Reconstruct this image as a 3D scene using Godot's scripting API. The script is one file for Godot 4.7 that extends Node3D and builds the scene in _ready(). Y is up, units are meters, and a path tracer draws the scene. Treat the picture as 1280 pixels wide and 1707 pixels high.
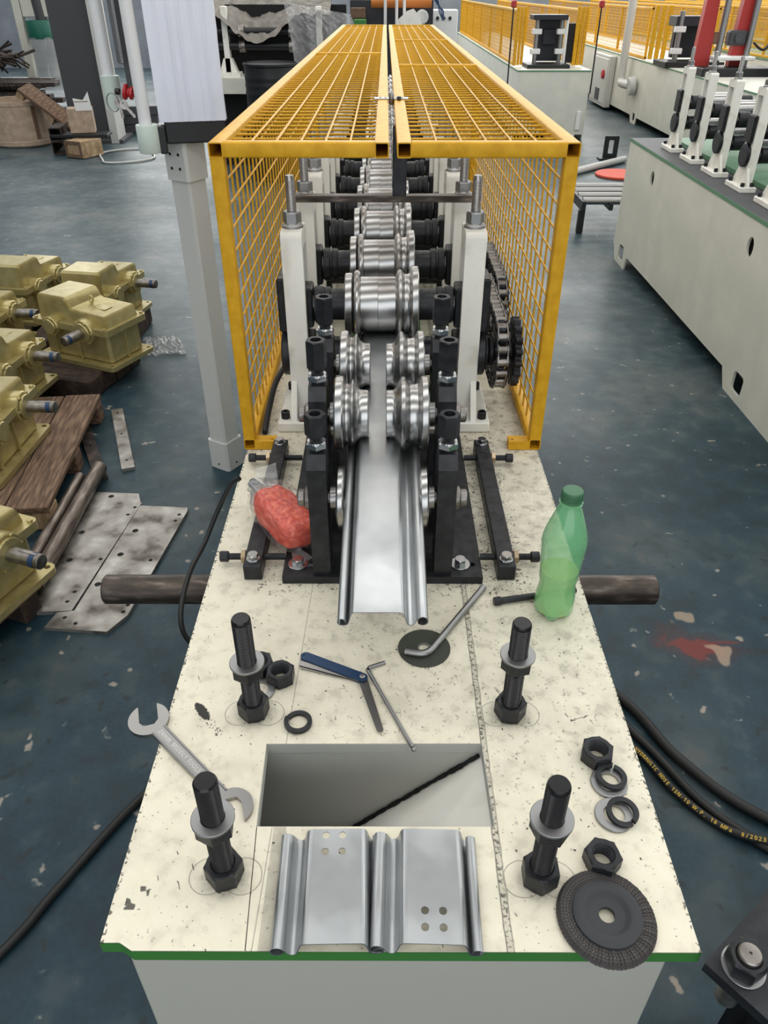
extends Node3D
# Workshop hall with a roll-forming line seen from its delivery end. Units are metres, the floor is y = 0, bench tops lie at y = BT.
const BT := 0.74
var M := {}
var taken := {}
var shared := {}


class MB:
	var st := SurfaceTool.new()
	var g := 0
	var xf := Transform3D()
	var uvr := Rect2()
	var has_uv := false

	func _init() -> void:
		st.begin(Mesh.PRIMITIVE_TRIANGLES)

	func _v(p: Vector3) -> void:
		if has_uv:
			st.set_uv(Vector2((p.x - uvr.position.x) / uvr.size.x, (p.z - uvr.position.y) / uvr.size.y))
		st.add_vertex(p)

	# corners run counter-clockwise seen from outside
	func tri(a: Vector3, b: Vector3, c: Vector3, grp := -1) -> void:
		if a.is_equal_approx(b) or b.is_equal_approx(c) or a.is_equal_approx(c):
			return
		st.set_smooth_group(grp)
		a = xf * a
		b = xf * b
		c = xf * c
		if xf.basis.determinant() < 0.0:
			_v(a); _v(b); _v(c)
		else:
			_v(a); _v(c); _v(b)

	func quad(a: Vector3, b: Vector3, c: Vector3, d: Vector3, grp := -1) -> void:
		tri(a, b, c, grp)
		tri(a, c, d, grp)

	func box(c: Vector3, s: Vector3, bev := 0.0) -> void:
		var h := s * 0.5
		var k := minf(bev, minf(h.x, minf(h.y, h.z)) * 0.9)
		if k <= 0.0:
			for ax in 3:
				for sg in [-1.0, 1.0]:
					_boxface(c, h, h, ax, sg)
			return
		for ax in 3:
			for sg in [-1.0, 1.0]:
				var hh := h - Vector3(k, k, k)
				_boxface(c, h, hh, ax, sg)
		# edges and corners
		for ax in 3:
			var u := (ax + 1) % 3
			var w := (ax + 2) % 3
			for su in [-1.0, 1.0]:
				for sw in [-1.0, 1.0]:
					var p := [Vector3(), Vector3(), Vector3(), Vector3()]
					for i in 4:
						var q := Vector3()
						q[ax] = (h[ax] - k) * (1.0 if (i == 1 or i == 2) else -1.0)
						q[u] = su * (h[u] if i < 2 else h[u] - k)
						q[w] = sw * (h[w] - k if i < 2 else h[w])
						p[i] = c + q
					if su * sw < 0.0:
						quad(p[0], p[1], p[2], p[3])
					else:
						quad(p[3], p[2], p[1], p[0])
		for sx in [-1.0, 1.0]:
			for sy in [-1.0, 1.0]:
				for sz in [-1.0, 1.0]:
					var a := c + Vector3(sx * h.x, sy * (h.y - k), sz * (h.z - k))
					var b := c + Vector3(sx * (h.x - k), sy * h.y, sz * (h.z - k))
					var d := c + Vector3(sx * (h.x - k), sy * (h.y - k), sz * h.z)
					if sx * sy * sz > 0.0:
						tri(a, b, d)
					else:
						tri(a, d, b)

	func _boxface(c: Vector3, h: Vector3, hh: Vector3, ax: int, sg: float) -> void:
		var u := (ax + 1) % 3
		var w := (ax + 2) % 3
		var p := []
		for i in 4:
			var q := Vector3()
			q[ax] = sg * h[ax]
			q[u] = hh[u] * (1.0 if (i == 1 or i == 2) else -1.0)
			q[w] = hh[w] * (1.0 if i >= 2 else -1.0)
			p.append(c + q)
		if sg > 0.0:
			quad(p[0], p[1], p[2], p[3])
		else:
			quad(p[3], p[2], p[1], p[0])

	# profile of (radius, height) turned about the y axis of frame; it runs upwards on the outside
	func lathe(prof: Array, n := 24, frame := Transform3D(), hard := 35.0, arc := TAU) -> void:
		var keep := xf
		xf = xf * frame
		g += 1
		var full := is_equal_approx(arc, TAU)
		for i in prof.size() - 1:
			var a: Vector2 = prof[i]
			var b: Vector2 = prof[i + 1]
			if i > 0:
				var o: Vector2 = prof[i - 1]
				if absf(rad_to_deg((a - o).angle_to(b - a))) > hard:
					g += 1
			for k in n:
				var t0 := arc * k / n
				var t1 := arc * (k + 1) / n
				if full and k == n - 1:
					t1 = 0.0
				var e0 := Vector3(cos(t0), 0, sin(t0))
				var e1 := Vector3(cos(t1), 0, sin(t1))
				quad(e0 * a.x + Vector3(0, a.y, 0), e0 * b.x + Vector3(0, b.y, 0), e1 * b.x + Vector3(0, b.y, 0), e1 * a.x + Vector3(0, a.y, 0), g)
		xf = keep

	func cyl(p0: Vector3, p1: Vector3, r: float, n := 16, bev := 0.0, r1 := -1.0) -> void:
		if r1 < 0.0:
			r1 = r
		var l := p0.distance_to(p1)
		var pr := [Vector2(0, 0)]
		if bev > 0.0:
			pr += [Vector2(r - bev, 0), Vector2(r, bev), Vector2(r1, l - bev), Vector2(r1 - bev, l)]
		else:
			pr += [Vector2(r, 0), Vector2(r1, l)]
		pr.append(Vector2(0, l))
		lathe(pr, n, MB.along(p0, p1))

	static func along(p0: Vector3, p1: Vector3) -> Transform3D:
		var y := (p1 - p0).normalized()
		var x := y.cross(Vector3(0, 0, 1) if absf(y.z) < 0.9 else Vector3(1, 0, 0)).normalized()
		return Transform3D(Basis(x, y, x.cross(y)), p0)

	# rows of [kind, radius, height]; kind "h" is hexagonal (radius across flats / 2), "c" round
	func hexrows(rows: Array, frame := Transform3D(), n := 48) -> void:
		var keep := xf
		xf = xf * frame
		for i in rows.size() - 1:
			var a: Array = rows[i]
			var b: Array = rows[i + 1]
			g += 1
			var grp := g if (a[0] == "c" and b[0] == "c") else -1
			for k in n:
				var t0 := TAU * k / n
				var t1 := TAU * ((k + 1) % n) / n
				quad(_hp(a, t0), _hp(b, t0), _hp(b, t1), _hp(a, t1), grp)
		xf = keep

	func _hp(row: Array, t: float) -> Vector3:
		var r: float = row[1]
		if row[0] == "h":
			r = r / cos(fposmod(t, PI / 3.0) - PI / 6.0)
		return Vector3(cos(t) * r, row[2], sin(t) * r)

	func tube(pts: Array, r: float, n := 10, caps := true) -> void:
		g += 1
		var ring := []
		var side := Vector3()
		for i in pts.size():
			var d: Vector3 = (pts[mini(i + 1, pts.size() - 1)] - pts[maxi(i - 1, 0)]).normalized()
			if i == 0:
				side = d.cross(Vector3(0, 1, 0) if absf(d.y) < 0.9 else Vector3(1, 0, 0)).normalized()
			else:
				side = (side - d * side.dot(d)).normalized()
			var up := side.cross(d)
			var row := []
			for k in n:
				var t := TAU * k / n
				row.append(pts[i] + (side * cos(t) + up * sin(t)) * r)
			ring.append(row)
		for i in pts.size() - 1:
			for k in n:
				var k1 := (k + 1) % n
				quad(ring[i][k], ring[i][k1], ring[i + 1][k1], ring[i + 1][k], g)
		if caps:
			for k in range(1, n - 1):
				tri(ring[0][0], ring[0][k + 1], ring[0][k])
				tri(ring[-1][0], ring[-1][k], ring[-1][k + 1])

	static func area(p: PackedVector2Array) -> float:
		var s := 0.0
		for i in p.size():
			s += p[i].cross(p[(i + 1) % p.size()])
		return s * 0.5

	static func dense(p: PackedVector2Array, step: float) -> PackedVector2Array:
		var o := PackedVector2Array()
		for i in p.size():
			var a := p[i]
			var b := p[(i + 1) % p.size()]
			var m := maxi(1, int(ceil(a.distance_to(b) / step)))
			for k in m:
				o.append(a.lerp(b, float(k) / m))
		return o

	static func circle(c: Vector2, r: float, n := 14) -> PackedVector2Array:
		var o := PackedVector2Array()
		for k in n:
			o.append(c + Vector2(cos(TAU * k / n), sin(TAU * k / n)) * r)
		return o

	# outline in the xy plane from z0 to z1, holes cut through
	func extrude(poly: PackedVector2Array, z0: float, z1: float, holes: Array = [], soft := 0.0) -> void:
		var p := poly.duplicate()
		if MB.area(p) < 0.0:
			p.reverse()
		_walls(p, z0, z1, soft)
		var hs := []
		for h in holes:
			var q: PackedVector2Array = h.duplicate()
			if MB.area(q) > 0.0:
				q.reverse()
			_walls(q, z0, z1, 50.0 if q.size() > 8 else 0.0)
			hs.append(q)
		var flat := p
		if hs.size():
			var step := 1e9
			for q in hs:
				step = minf(step, 2.0 * q[0].distance_to(q[q.size() / 2]))
			flat = MB.dense(p, maxf(step * 0.2, 0.004))
			for q in hs:
				flat = _bridge(flat, q)
		var mm := PackedVector2Array()
		for v in flat:
			mm.append((v - flat[0]) * 1000.0)
		var t := Geometry2D.triangulate_polygon(mm)
		if t.is_empty():
			printerr("triangulation failed for an outline of ", poly.size(), " points and ", holes.size(), " holes")
		for i in range(0, t.size(), 3):
			var a := flat[t[i]]
			var b := flat[t[i + 1]]
			var c := flat[t[i + 2]]
			if (b - a).cross(c - a) < 0.0:
				var s := b
				b = c
				c = s
			tri(Vector3(a.x, a.y, z1), Vector3(b.x, b.y, z1), Vector3(c.x, c.y, z1))
			tri(Vector3(a.x, a.y, z0), Vector3(c.x, c.y, z0), Vector3(b.x, b.y, z0))

	func _walls(p: PackedVector2Array, z0: float, z1: float, soft: float) -> void:
		g += 1
		for i in p.size():
			var a := p[i]
			var b := p[(i + 1) % p.size()]
			if soft > 0.0 and i > 0 and absf(rad_to_deg((a - p[i - 1]).angle_to(b - a))) > soft:
				g += 1
			quad(Vector3(a.x, a.y, z0), Vector3(b.x, b.y, z0), Vector3(b.x, b.y, z1), Vector3(a.x, a.y, z1), g if soft > 0.0 else -1)

	func _bridge(outer: PackedVector2Array, hole: PackedVector2Array) -> PackedVector2Array:
		var best := 1e9
		var bi := 0
		var bj := 0
		for i in outer.size():
			for j in hole.size():
				var d := outer[i].distance_squared_to(hole[j])
				if d < best:
					best = d
					bi = i
					bj = j
		var dir := (hole[bj] - outer[bi]).normalized()
		var off := Vector2(dir.y, -dir.x) * (4e-5 if outer[0].distance_to(outer[outer.size() / 2]) < 1.0 else 5e-4)
		var o := PackedVector2Array()
		for i in bi + 1:
			o.append(outer[i])
		o[bi] = outer[bi] - off
		for k in hole.size():
			o.append(hole[(bj + k) % hole.size()])
		o[o.size() - hole.size()] = hole[bj] - off
		o.append(hole[bj] + off)
		o.append(outer[bi] + off)
		for i in range(bi + 1, outer.size()):
			o.append(outer[i])
		return o

	# a flat plate: outline given as (x, z), from height y0 to y1
	func plate(poly: PackedVector2Array, y0: float, y1: float, holes: Array = [], soft := 0.0) -> void:
		var keep := xf
		xf = xf * Transform3D(Basis(Vector3(1, 0, 0), Vector3(0, 0, -1), Vector3(0, 1, 0)), Vector3())
		var p := PackedVector2Array()
		for v in poly:
			p.append(Vector2(v.x, -v.y))
		var hs := []
		for h in holes:
			var q := PackedVector2Array()
			for v in h:
				q.append(Vector2(v.x, -v.y))
			hs.append(q)
		extrude(p, y0, y1, hs, soft)
		xf = keep

	# an open profile in the xy plane with a thickness, carried through stations of [z, scale x, lift]
	func sheet(prof: Array, th: float, stations: Array) -> void:
		var n := prof.size()
		var top := []
		var bot := []
		for i in n:
			var d: Vector2 = (prof[mini(i + 1, n - 1)] - prof[maxi(i - 1, 0)]).normalized()
			var nrm := Vector2(-d.y, d.x) * th * 0.5
			top.append(prof[i] + nrm)
			bot.append(prof[i] - nrm)
		g += 2
		var P := func(v: Vector2, s: Array) -> Vector3: return Vector3(v.x * s[1], v.y + s[2], s[0])
		for k in stations.size() - 1:
			var s: Array = stations[k]
			var t: Array = stations[k + 1]
			for i in n - 1:
				quad(P.call(top[i], s), P.call(top[i + 1], s), P.call(top[i + 1], t), P.call(top[i], t), g)
				quad(P.call(bot[i + 1], s), P.call(bot[i], s), P.call(bot[i], t), P.call(bot[i + 1], t), g - 1)
			quad(P.call(bot[0], s), P.call(top[0], s), P.call(top[0], t), P.call(bot[0], t))
			quad(P.call(top[n - 1], s), P.call(bot[n - 1], s), P.call(bot[n - 1], t), P.call(top[n - 1], t))
		var e: Array = stations[0]
		var f: Array = stations[-1]
		for i in n - 1:
			quad(P.call(bot[i], e), P.call(bot[i + 1], e), P.call(top[i + 1], e), P.call(top[i], e))
			quad(P.call(bot[i + 1], f), P.call(bot[i], f), P.call(top[i], f), P.call(top[i + 1], f))

	func done() -> ArrayMesh:
		st.generate_normals()
		st.index()
		return st.commit()


func mb(at := Vector3(), basis := Basis()) -> MB:
	var m := MB.new()
	m.xf = Transform3D(basis, at)
	return m


func V(x: float, y: float, z: float) -> Vector3:
	return Vector3(x, y + BT, z)


func numbered(n: String) -> String:
	if not taken.has(n):
		taken[n] = 0
		return n
	taken[n] += 1
	return "%s_%03d" % [n, taken[n]]


func tag(o: Node3D, label := "", category := "", group := "", kind := "") -> Node3D:
	for k in [["label", label], ["category", category], ["group", group], ["kind", kind]]:
		if k[1] != "":
			o.set_meta(k[0], k[1])
	return o


# a thing: a Node3D at its base whose children are its parts
func thing(called: String, label: String, category: String, at := Vector3(), turn := 0.0, group := "") -> Node3D:
	var o := Node3D.new()
	o.name = numbered(called)
	add_child(o)
	o.position = at
	o.rotation.y = turn
	return tag(o, label, category, group)


func put(mesh: Mesh, called: String, mat: Material, parent: Node, at := Transform3D()) -> MeshInstance3D:
	var o := MeshInstance3D.new()
	o.mesh = mesh
	o.material_override = null
	if mesh.get_surface_count() == 1:
		o.set_surface_override_material(0, mat)
	o.name = called
	o.transform = at
	o.cast_shadow = GeometryInstance3D.SHADOW_CASTING_SETTING_ON
	parent.add_child(o, true)
	return o


func part(m: MB, called: String, mat: Material, parent: Node) -> MeshInstance3D:
	return put(m.done(), called, mat, parent)


# a thing that is one mesh
func single(m: MB, called: String, mat: Material, label: String, category: String, at := Vector3(), turn := 0.0, group := "") -> MeshInstance3D:
	var o := put(m.done(), numbered(called), mat, self)
	o.position = at
	o.rotation.y = turn
	tag(o, label, category, group)
	return o


func struct(m: MB, called: String, mat: Material, parent: Node = self) -> MeshInstance3D:
	var o := put(m.done(), called, mat, parent)
	if parent == self:
		tag(o, "", "", "", "structure")
	return o


func dup(o: Node3D, at: Vector3, turn: float, label := "") -> Node3D:
	var c: Node3D = o.duplicate()
	var base: String = o.get_meta("stem") if o.has_meta("stem") else String(o.name)
	c.name = numbered(base)
	add_child(c)
	c.position = at
	c.rotation.y = turn
	if label != "":
		c.set_meta("label", label)
	return c


func curve(pts: Array, sub := 8) -> Array:
	var o := []
	for i in pts.size() - 1:
		var p0: Vector3 = pts[maxi(i - 1, 0)]
		var p1: Vector3 = pts[i]
		var p2: Vector3 = pts[i + 1]
		var p3: Vector3 = pts[mini(i + 2, pts.size() - 1)]
		for k in sub:
			o.append(p1.cubic_interpolate(p2, p0, p3, float(k) / sub))
	o.append(pts[-1])
	return o


func rect(x0: float, y0: float, x1: float, y1: float) -> PackedVector2Array:
	return PackedVector2Array([Vector2(x0, y0), Vector2(x1, y0), Vector2(x1, y1), Vector2(x0, y1)])


func round_rect(x0: float, y0: float, x1: float, y1: float, r: float, n := 4) -> PackedVector2Array:
	var o := PackedVector2Array()
	for q in [[x1 - r, y1 - r, 0.0], [x0 + r, y1 - r, 90.0], [x0 + r, y0 + r, 180.0], [x1 - r, y0 + r, 270.0]]:
		for k in n + 1:
			var t := deg_to_rad(q[2] + 90.0 * k / n)
			o.append(Vector2(q[0] + cos(t) * r, q[1] + sin(t) * r))
	return o


func noise(freq: float, sd: int, oct := 4, kind := FastNoiseLite.TYPE_SIMPLEX_SMOOTH) -> FastNoiseLite:
	var n := FastNoiseLite.new()
	n.noise_type = kind
	n.frequency = freq
	n.seed = sd
	n.fractal_octaves = oct
	return n


func noise_tex(freq: float, sd: int, cols: Array, oct := 4, size := 256, kind := FastNoiseLite.TYPE_SIMPLEX_SMOOTH) -> NoiseTexture2D:
	var t := NoiseTexture2D.new()
	t.width = size
	t.height = size
	t.seamless = true
	t.noise = noise(freq, sd, oct, kind)
	var gr := Gradient.new()
	var off := PackedFloat32Array()
	var cs := PackedColorArray()
	for c in cols:
		off.append(c[0])
		cs.append(c[1])
	gr.offsets = off
	gr.colors = cs
	t.color_ramp = gr
	return t


func C(h: String) -> Color:
	return Color.html(h)


func mat(called: String, col: Color, rough := 0.5, metal := 0.0) -> StandardMaterial3D:
	var m := StandardMaterial3D.new()
	m.resource_name = called
	m.albedo_color = col
	m.roughness = rough
	m.metallic = metal
	M[called] = m
	return m


# gives a material a mottled colour and a mottled roughness, mapped on its own axes
func mottle(m: StandardMaterial3D, scale: float, cols: Array, sd := 1, freq := 0.02, world := false) -> StandardMaterial3D:
	m.albedo_color = Color.WHITE
	m.albedo_texture = noise_tex(freq, sd, cols)
	m.uv1_triplanar = true
	m.uv1_world_triplanar = world
	m.uv1_scale = Vector3.ONE * scale
	return m


func rough_map(m: StandardMaterial3D, lo: float, hi: float, sd: int, freq := 0.03) -> StandardMaterial3D:
	m.roughness = 1.0
	m.roughness_texture = noise_tex(freq, sd, [[0.25, Color(lo, lo, lo)], [0.75, Color(hi, hi, hi)]])
	m.roughness_texture_channel = BaseMaterial3D.TEXTURE_CHANNEL_RED
	if not m.uv1_triplanar:
		m.uv1_triplanar = true
		m.uv1_scale = Vector3.ONE * 4.0
	return m


func bench_image() -> Image:
	# worn cream paint: covers x -0.32..0.32, z -1.64..-0.36
	var w := 1024
	var h := 2048
	var big := noise(0.006, 11, 4).get_image(w, h)
	var fine := noise(0.09, 12, 3).get_image(w, h)
	var smear := noise(0.018, 13, 5).get_image(w, h)
	var blot := noise(0.03, 14, 3).get_image(w, h)
	var a := big.get_data()
	var b := fine.get_data()
	var c := smear.get_data()
	var d := blot.get_data()
	var out := PackedByteArray()
	out.resize(w * h * 3)
	for j in h:
		var z := -1.64 + 1.28 * j / h
		for i in w:
			var x := -0.32 + 0.64 * i / w
			var k := j * w + i
			var n0 := a[k] / 255.0
			var n1 := b[k] / 255.0
			var n2 := c[k] / 255.0
			var n3 := d[k] / 255.0
			# the middle is greyer and dirtier than the front corners
			var grey := clampf((-0.45 - z) * 1.6, 0.0, 1.0) * clampf(0.55 + x * 1.6, 0.15, 1.0)
			var r := lerpf(0.905, 0.80, grey)
			var gg := lerpf(0.875, 0.775, grey)
			var bb := lerpf(0.79, 0.70, grey)
			var dirt := smoothstep(0.52, 0.85, n2) * (0.09 + 0.19 * grey) + smoothstep(0.55, 0.9, n0) * (0.07 + 0.07 * grey)
			# steel dust lying round the black stand and its side bars
			var near := 0.0
			near = maxf(near, 1.0 - absf(x - 0.155) * 22.0 if z < -0.9 and z > -1.5 else 0.0)
			near = maxf(near, 1.0 - absf(x - 0.205) * 26.0 if z < -0.88 else 0.0)
			near = maxf(near, 0.8 - absf(x + 0.2) * 26.0 if z < -0.9 else 0.0)
			near = maxf(near, 0.85 - absf(z + 0.925) * 16.0 if absf(x) < 0.22 else 0.0)
			near = maxf(near, 0.45 - absf(x - 0.02) * 1.2 if z < -0.62 and z > -0.92 else 0.0)
			near = maxf(near, 0.62 if z < -1.34 else 0.0)
			near = maxf(near, 0.42 if x > 0.1 and z < -0.5 else 0.2)
			var dust := smoothstep(0.74 - 0.22 * near, 0.86 - 0.12 * near, n1 * 0.62 + n3 * 0.38) * near
			var t := clampf(dirt + dust * 1.05, 0.0, 0.86)
			r = lerpf(r, 0.30, t)
			gg = lerpf(gg, 0.275, t)
			bb = lerpf(bb, 0.24, t)
			# paler wiped patches
			var wipe := smoothstep(0.62, 0.78, 1.0 - n2) * 0.35
			r = lerpf(r, 0.93, wipe); gg = lerpf(gg, 0.90, wipe); bb = lerpf(bb, 0.83, wipe)
			var e := 0.0
			# the welded seam on the right, scribed twice, and the single one on the left
			var wob := (n2 - 0.5) * 0.0015
			e = maxf(e, 0.75 * (1.0 - absf(x - 0.1075 - wob) / 0.0009))
			e = maxf(e, 0.55 * (1.0 - absf(x - 0.1145 - wob) / 0.0009))
			if absf(x - 0.111) < 0.0032:
				e = maxf(e, 0.12 + 0.5 * smoothstep(0.5, 0.75, n1))
			e = maxf(e, 0.42 * (1.0 - absf(x + 0.141 + (z + 0.6) * 0.03) / 0.0008))
			if x < -0.128 and x > -0.142 and z > -0.5:
				e = maxf(e, 0.13 + 0.12 * n3)
			# ring scribed round each levelling bolt
			for p in [[-0.1878, -0.6651], [0.1504, -0.6638], [-0.187, -0.4417], [0.1519, -0.439]]:
				var q := Vector2(x - p[0], z - p[1]).length()
				if q < 0.045:
					for sx in [-0.0185, 0.0185]:
						e = maxf(e, 0.55 * (1.0 - absf(Vector2(x - p[0] - sx, z - p[1]).length() - 0.0205 - wob) / 0.0007))
					e = maxf(e, smoothstep(0.036, 0.012, q) * (0.12 + 0.4 * n3 * n1))
			# the black gouge left of the opening and a few scratches
			var s := Vector2(x + 0.2583, z + 0.668)
			var along := s.x * 0.62 + s.y * 0.78
			var across := absf(s.x * 0.78 - s.y * 0.62)
			if along > -0.018 and along < 0.02:
				e = maxf(e, smoothstep(0.001, -0.001, across + (n1 - 0.5) * 0.003 + (n3 - 0.5) * 0.004 - 0.0062 * (1.0 - pow(absf(along - 0.001) / 0.019, 2.2))) * 0.95)
			elif along >= 0.02 and along < 0.05:
				e = maxf(e, smoothstep(0.6, 0.75, n1) * smoothstep(0.006, 0.002, across - 0.001) * 0.8)
			e = maxf(e, (1.0 - absf((z + 0.657) + (x - 0.2412) * 0.35 + (n1 - 0.5) * 0.004) / 0.0012) * (0.9 if absf(x - 0.2412) < 0.013 else 0.0))
			if x < -0.265 and x > -0.288 and z > -0.43 and z < -0.405:
				e = maxf(e, smoothstep(0.52, 0.62, n3) * 0.7)
			var spk := Vector2(fposmod(x * 97.0 + n0 * 3.0, 1.0) - 0.5, fposmod(z * 61.0 + n0 * 4.0, 1.0) - 0.5)
			if spk.length() < 0.05 and n3 > 0.56:
				e = maxf(e, 0.8)
			# chips along the edges
			if absf(absf(x) - 0.3015) < 0.003 and n1 > 0.62:
				e = maxf(e, 0.6)
			e = clampf(e, 0.0, 1.0)
			r = lerpf(r, 0.13, e); gg = lerpf(gg, 0.125, e); bb = lerpf(bb, 0.115, e)
			out[k * 3] = int(clampf(r, 0, 1) * 255.0)
			out[k * 3 + 1] = int(clampf(gg, 0, 1) * 255.0)
			out[k * 3 + 2] = int(clampf(bb, 0, 1) * 255.0)
	return Image.create_from_data(w, h, false, Image.FORMAT_RGB8, out)


func floor_images() -> Array:
	# blue-grey floor paint, 4.4 m a side; the second picture carries the red spill as well
	var w := 1536
	var big := noise(0.0035, 31, 5).get_image(w, w).get_data()
	var mid := noise(0.022, 32, 4).get_image(w, w).get_data()
	var chip := noise(0.035, 33, 2).get_image(w, w).get_data()
	var fine := noise(0.16, 34, 2).get_image(w, w).get_data()
	var outs := []
	var out := PackedByteArray()
	out.resize(w * w * 3)
	var near := PackedByteArray()
	near.resize(w * w * 3)
	for j in w:
		for i in w:
			var k := j * w + i
			var n0 := big[k] / 255.0
			var n1 := mid[k] / 255.0
			var n2 := chip[k] / 255.0
			var n3 := fine[k] / 255.0
			var r := 0.122
			var g := 0.214
			var b := 0.254
			var m := (n0 - 0.5) * 0.06 + (n1 - 0.5) * 0.06 + (n3 - 0.5) * 0.035
			r += m; g += m; b += m
			var worn := smoothstep(0.56, 0.86, n0) * 0.45 + smoothstep(0.60, 0.84, n1) * 0.32
			r = lerpf(r, 0.31, worn); g = lerpf(g, 0.315, worn); b = lerpf(b, 0.305, worn)
			var dark := smoothstep(0.60, 0.80, 1.0 - n1) * 0.30
			r = lerpf(r, 0.13, dark); g = lerpf(g, 0.16, dark); b = lerpf(b, 0.17, dark)
			# paint chipped down to the concrete, and small pale specks
			var c := smoothstep(0.835, 0.87, n2 + (n3 - 0.5) * 0.11) * smoothstep(0.40, 0.54, n1)
			c = maxf(c, 0.8 * smoothstep(0.90, 0.95, n3) * smoothstep(0.60, 0.68, n2))
			r = lerpf(r, 0.66, c * 0.8); g = lerpf(g, 0.60, c * 0.8); b = lerpf(b, 0.54, c * 0.8)
			var oil := smoothstep(0.845, 0.87, 1.0 - n2 + (n3 - 0.5) * 0.06) * 0.55
			r = lerpf(r, 0.13, oil); g = lerpf(g, 0.14, oil); b = lerpf(b, 0.14, oil)
			# away from the bench trodden dust and floor glare are put into the colour as paler grey; the near tile fades into it towards its edges
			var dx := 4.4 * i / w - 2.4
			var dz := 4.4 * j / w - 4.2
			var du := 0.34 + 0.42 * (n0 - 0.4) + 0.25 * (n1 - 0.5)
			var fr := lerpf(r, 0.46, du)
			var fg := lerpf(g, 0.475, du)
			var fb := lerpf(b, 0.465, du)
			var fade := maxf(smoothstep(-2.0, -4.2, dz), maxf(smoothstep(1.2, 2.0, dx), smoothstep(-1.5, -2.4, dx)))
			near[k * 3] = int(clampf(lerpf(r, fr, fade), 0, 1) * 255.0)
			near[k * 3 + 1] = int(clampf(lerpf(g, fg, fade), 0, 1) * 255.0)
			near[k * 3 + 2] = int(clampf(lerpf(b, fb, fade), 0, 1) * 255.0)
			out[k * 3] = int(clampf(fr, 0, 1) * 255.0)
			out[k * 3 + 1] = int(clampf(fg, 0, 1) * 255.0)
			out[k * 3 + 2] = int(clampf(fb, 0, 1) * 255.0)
	outs.append(Image.create_from_data(w, w, false, Image.FORMAT_RGB8, out))
	out = near
	# the near tile covers x -2.4..2.0, z -4.2..0.2
	var px := w / 4.4
	for j in range(int((4.2 - 1.85) * px), int((4.2 - 1.3) * px)):
		for i in range(int((2.4 + 0.55) * px), int((2.4 + 1.2) * px)):
			var x := i / px - 2.4
			var z := j / px - 4.2
			var k := j * w + i
			var n1 := mid[k] / 255.0
			var n2 := chip[k] / 255.0
			var q := Vector2((x - 0.86) / 0.075, (z + 1.53 - (x - 0.86) * 0.1) / 0.045).length() + (n1 - 0.5) * 1.6 + (n2 - 0.5) * 0.8
			var tail := Vector2((x - 0.96) / 0.10, (z + 1.545) / 0.008).length() + (n2 - 0.5) * 1.0
			var t := maxf(smoothstep(1.1, 0.5, q) * 0.85, smoothstep(1.0, 0.4, tail) * 0.7)
			t = maxf(t, smoothstep(2.2, 0.9, q) * 0.3)
			var cc := smoothstep(1.15, 0.8, Vector2((x - 0.925) / 0.035, (z + 1.50) / 0.028).length() + (n2 - 0.5) * 2.2)
			cc = maxf(cc, smoothstep(1.15, 0.8, Vector2((x - 0.86) / 0.028, (z + 1.66) / 0.028).length() + (n2 - 0.5) * 2.0))
			var col := Color(out[k * 3] / 255.0, out[k * 3 + 1] / 255.0, out[k * 3 + 2] / 255.0)
			col = col.lerp(Color(0.47, 0.17, 0.15), t).lerp(Color(0.62, 0.54, 0.46), cc * 0.85)
			out[k * 3] = int(col.r * 255.0)
			out[k * 3 + 1] = int(col.g * 255.0)
			out[k * 3 + 2] = int(col.b * 255.0)
	outs.append(Image.create_from_data(w, w, false, Image.FORMAT_RGB8, out))
	return outs


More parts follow.
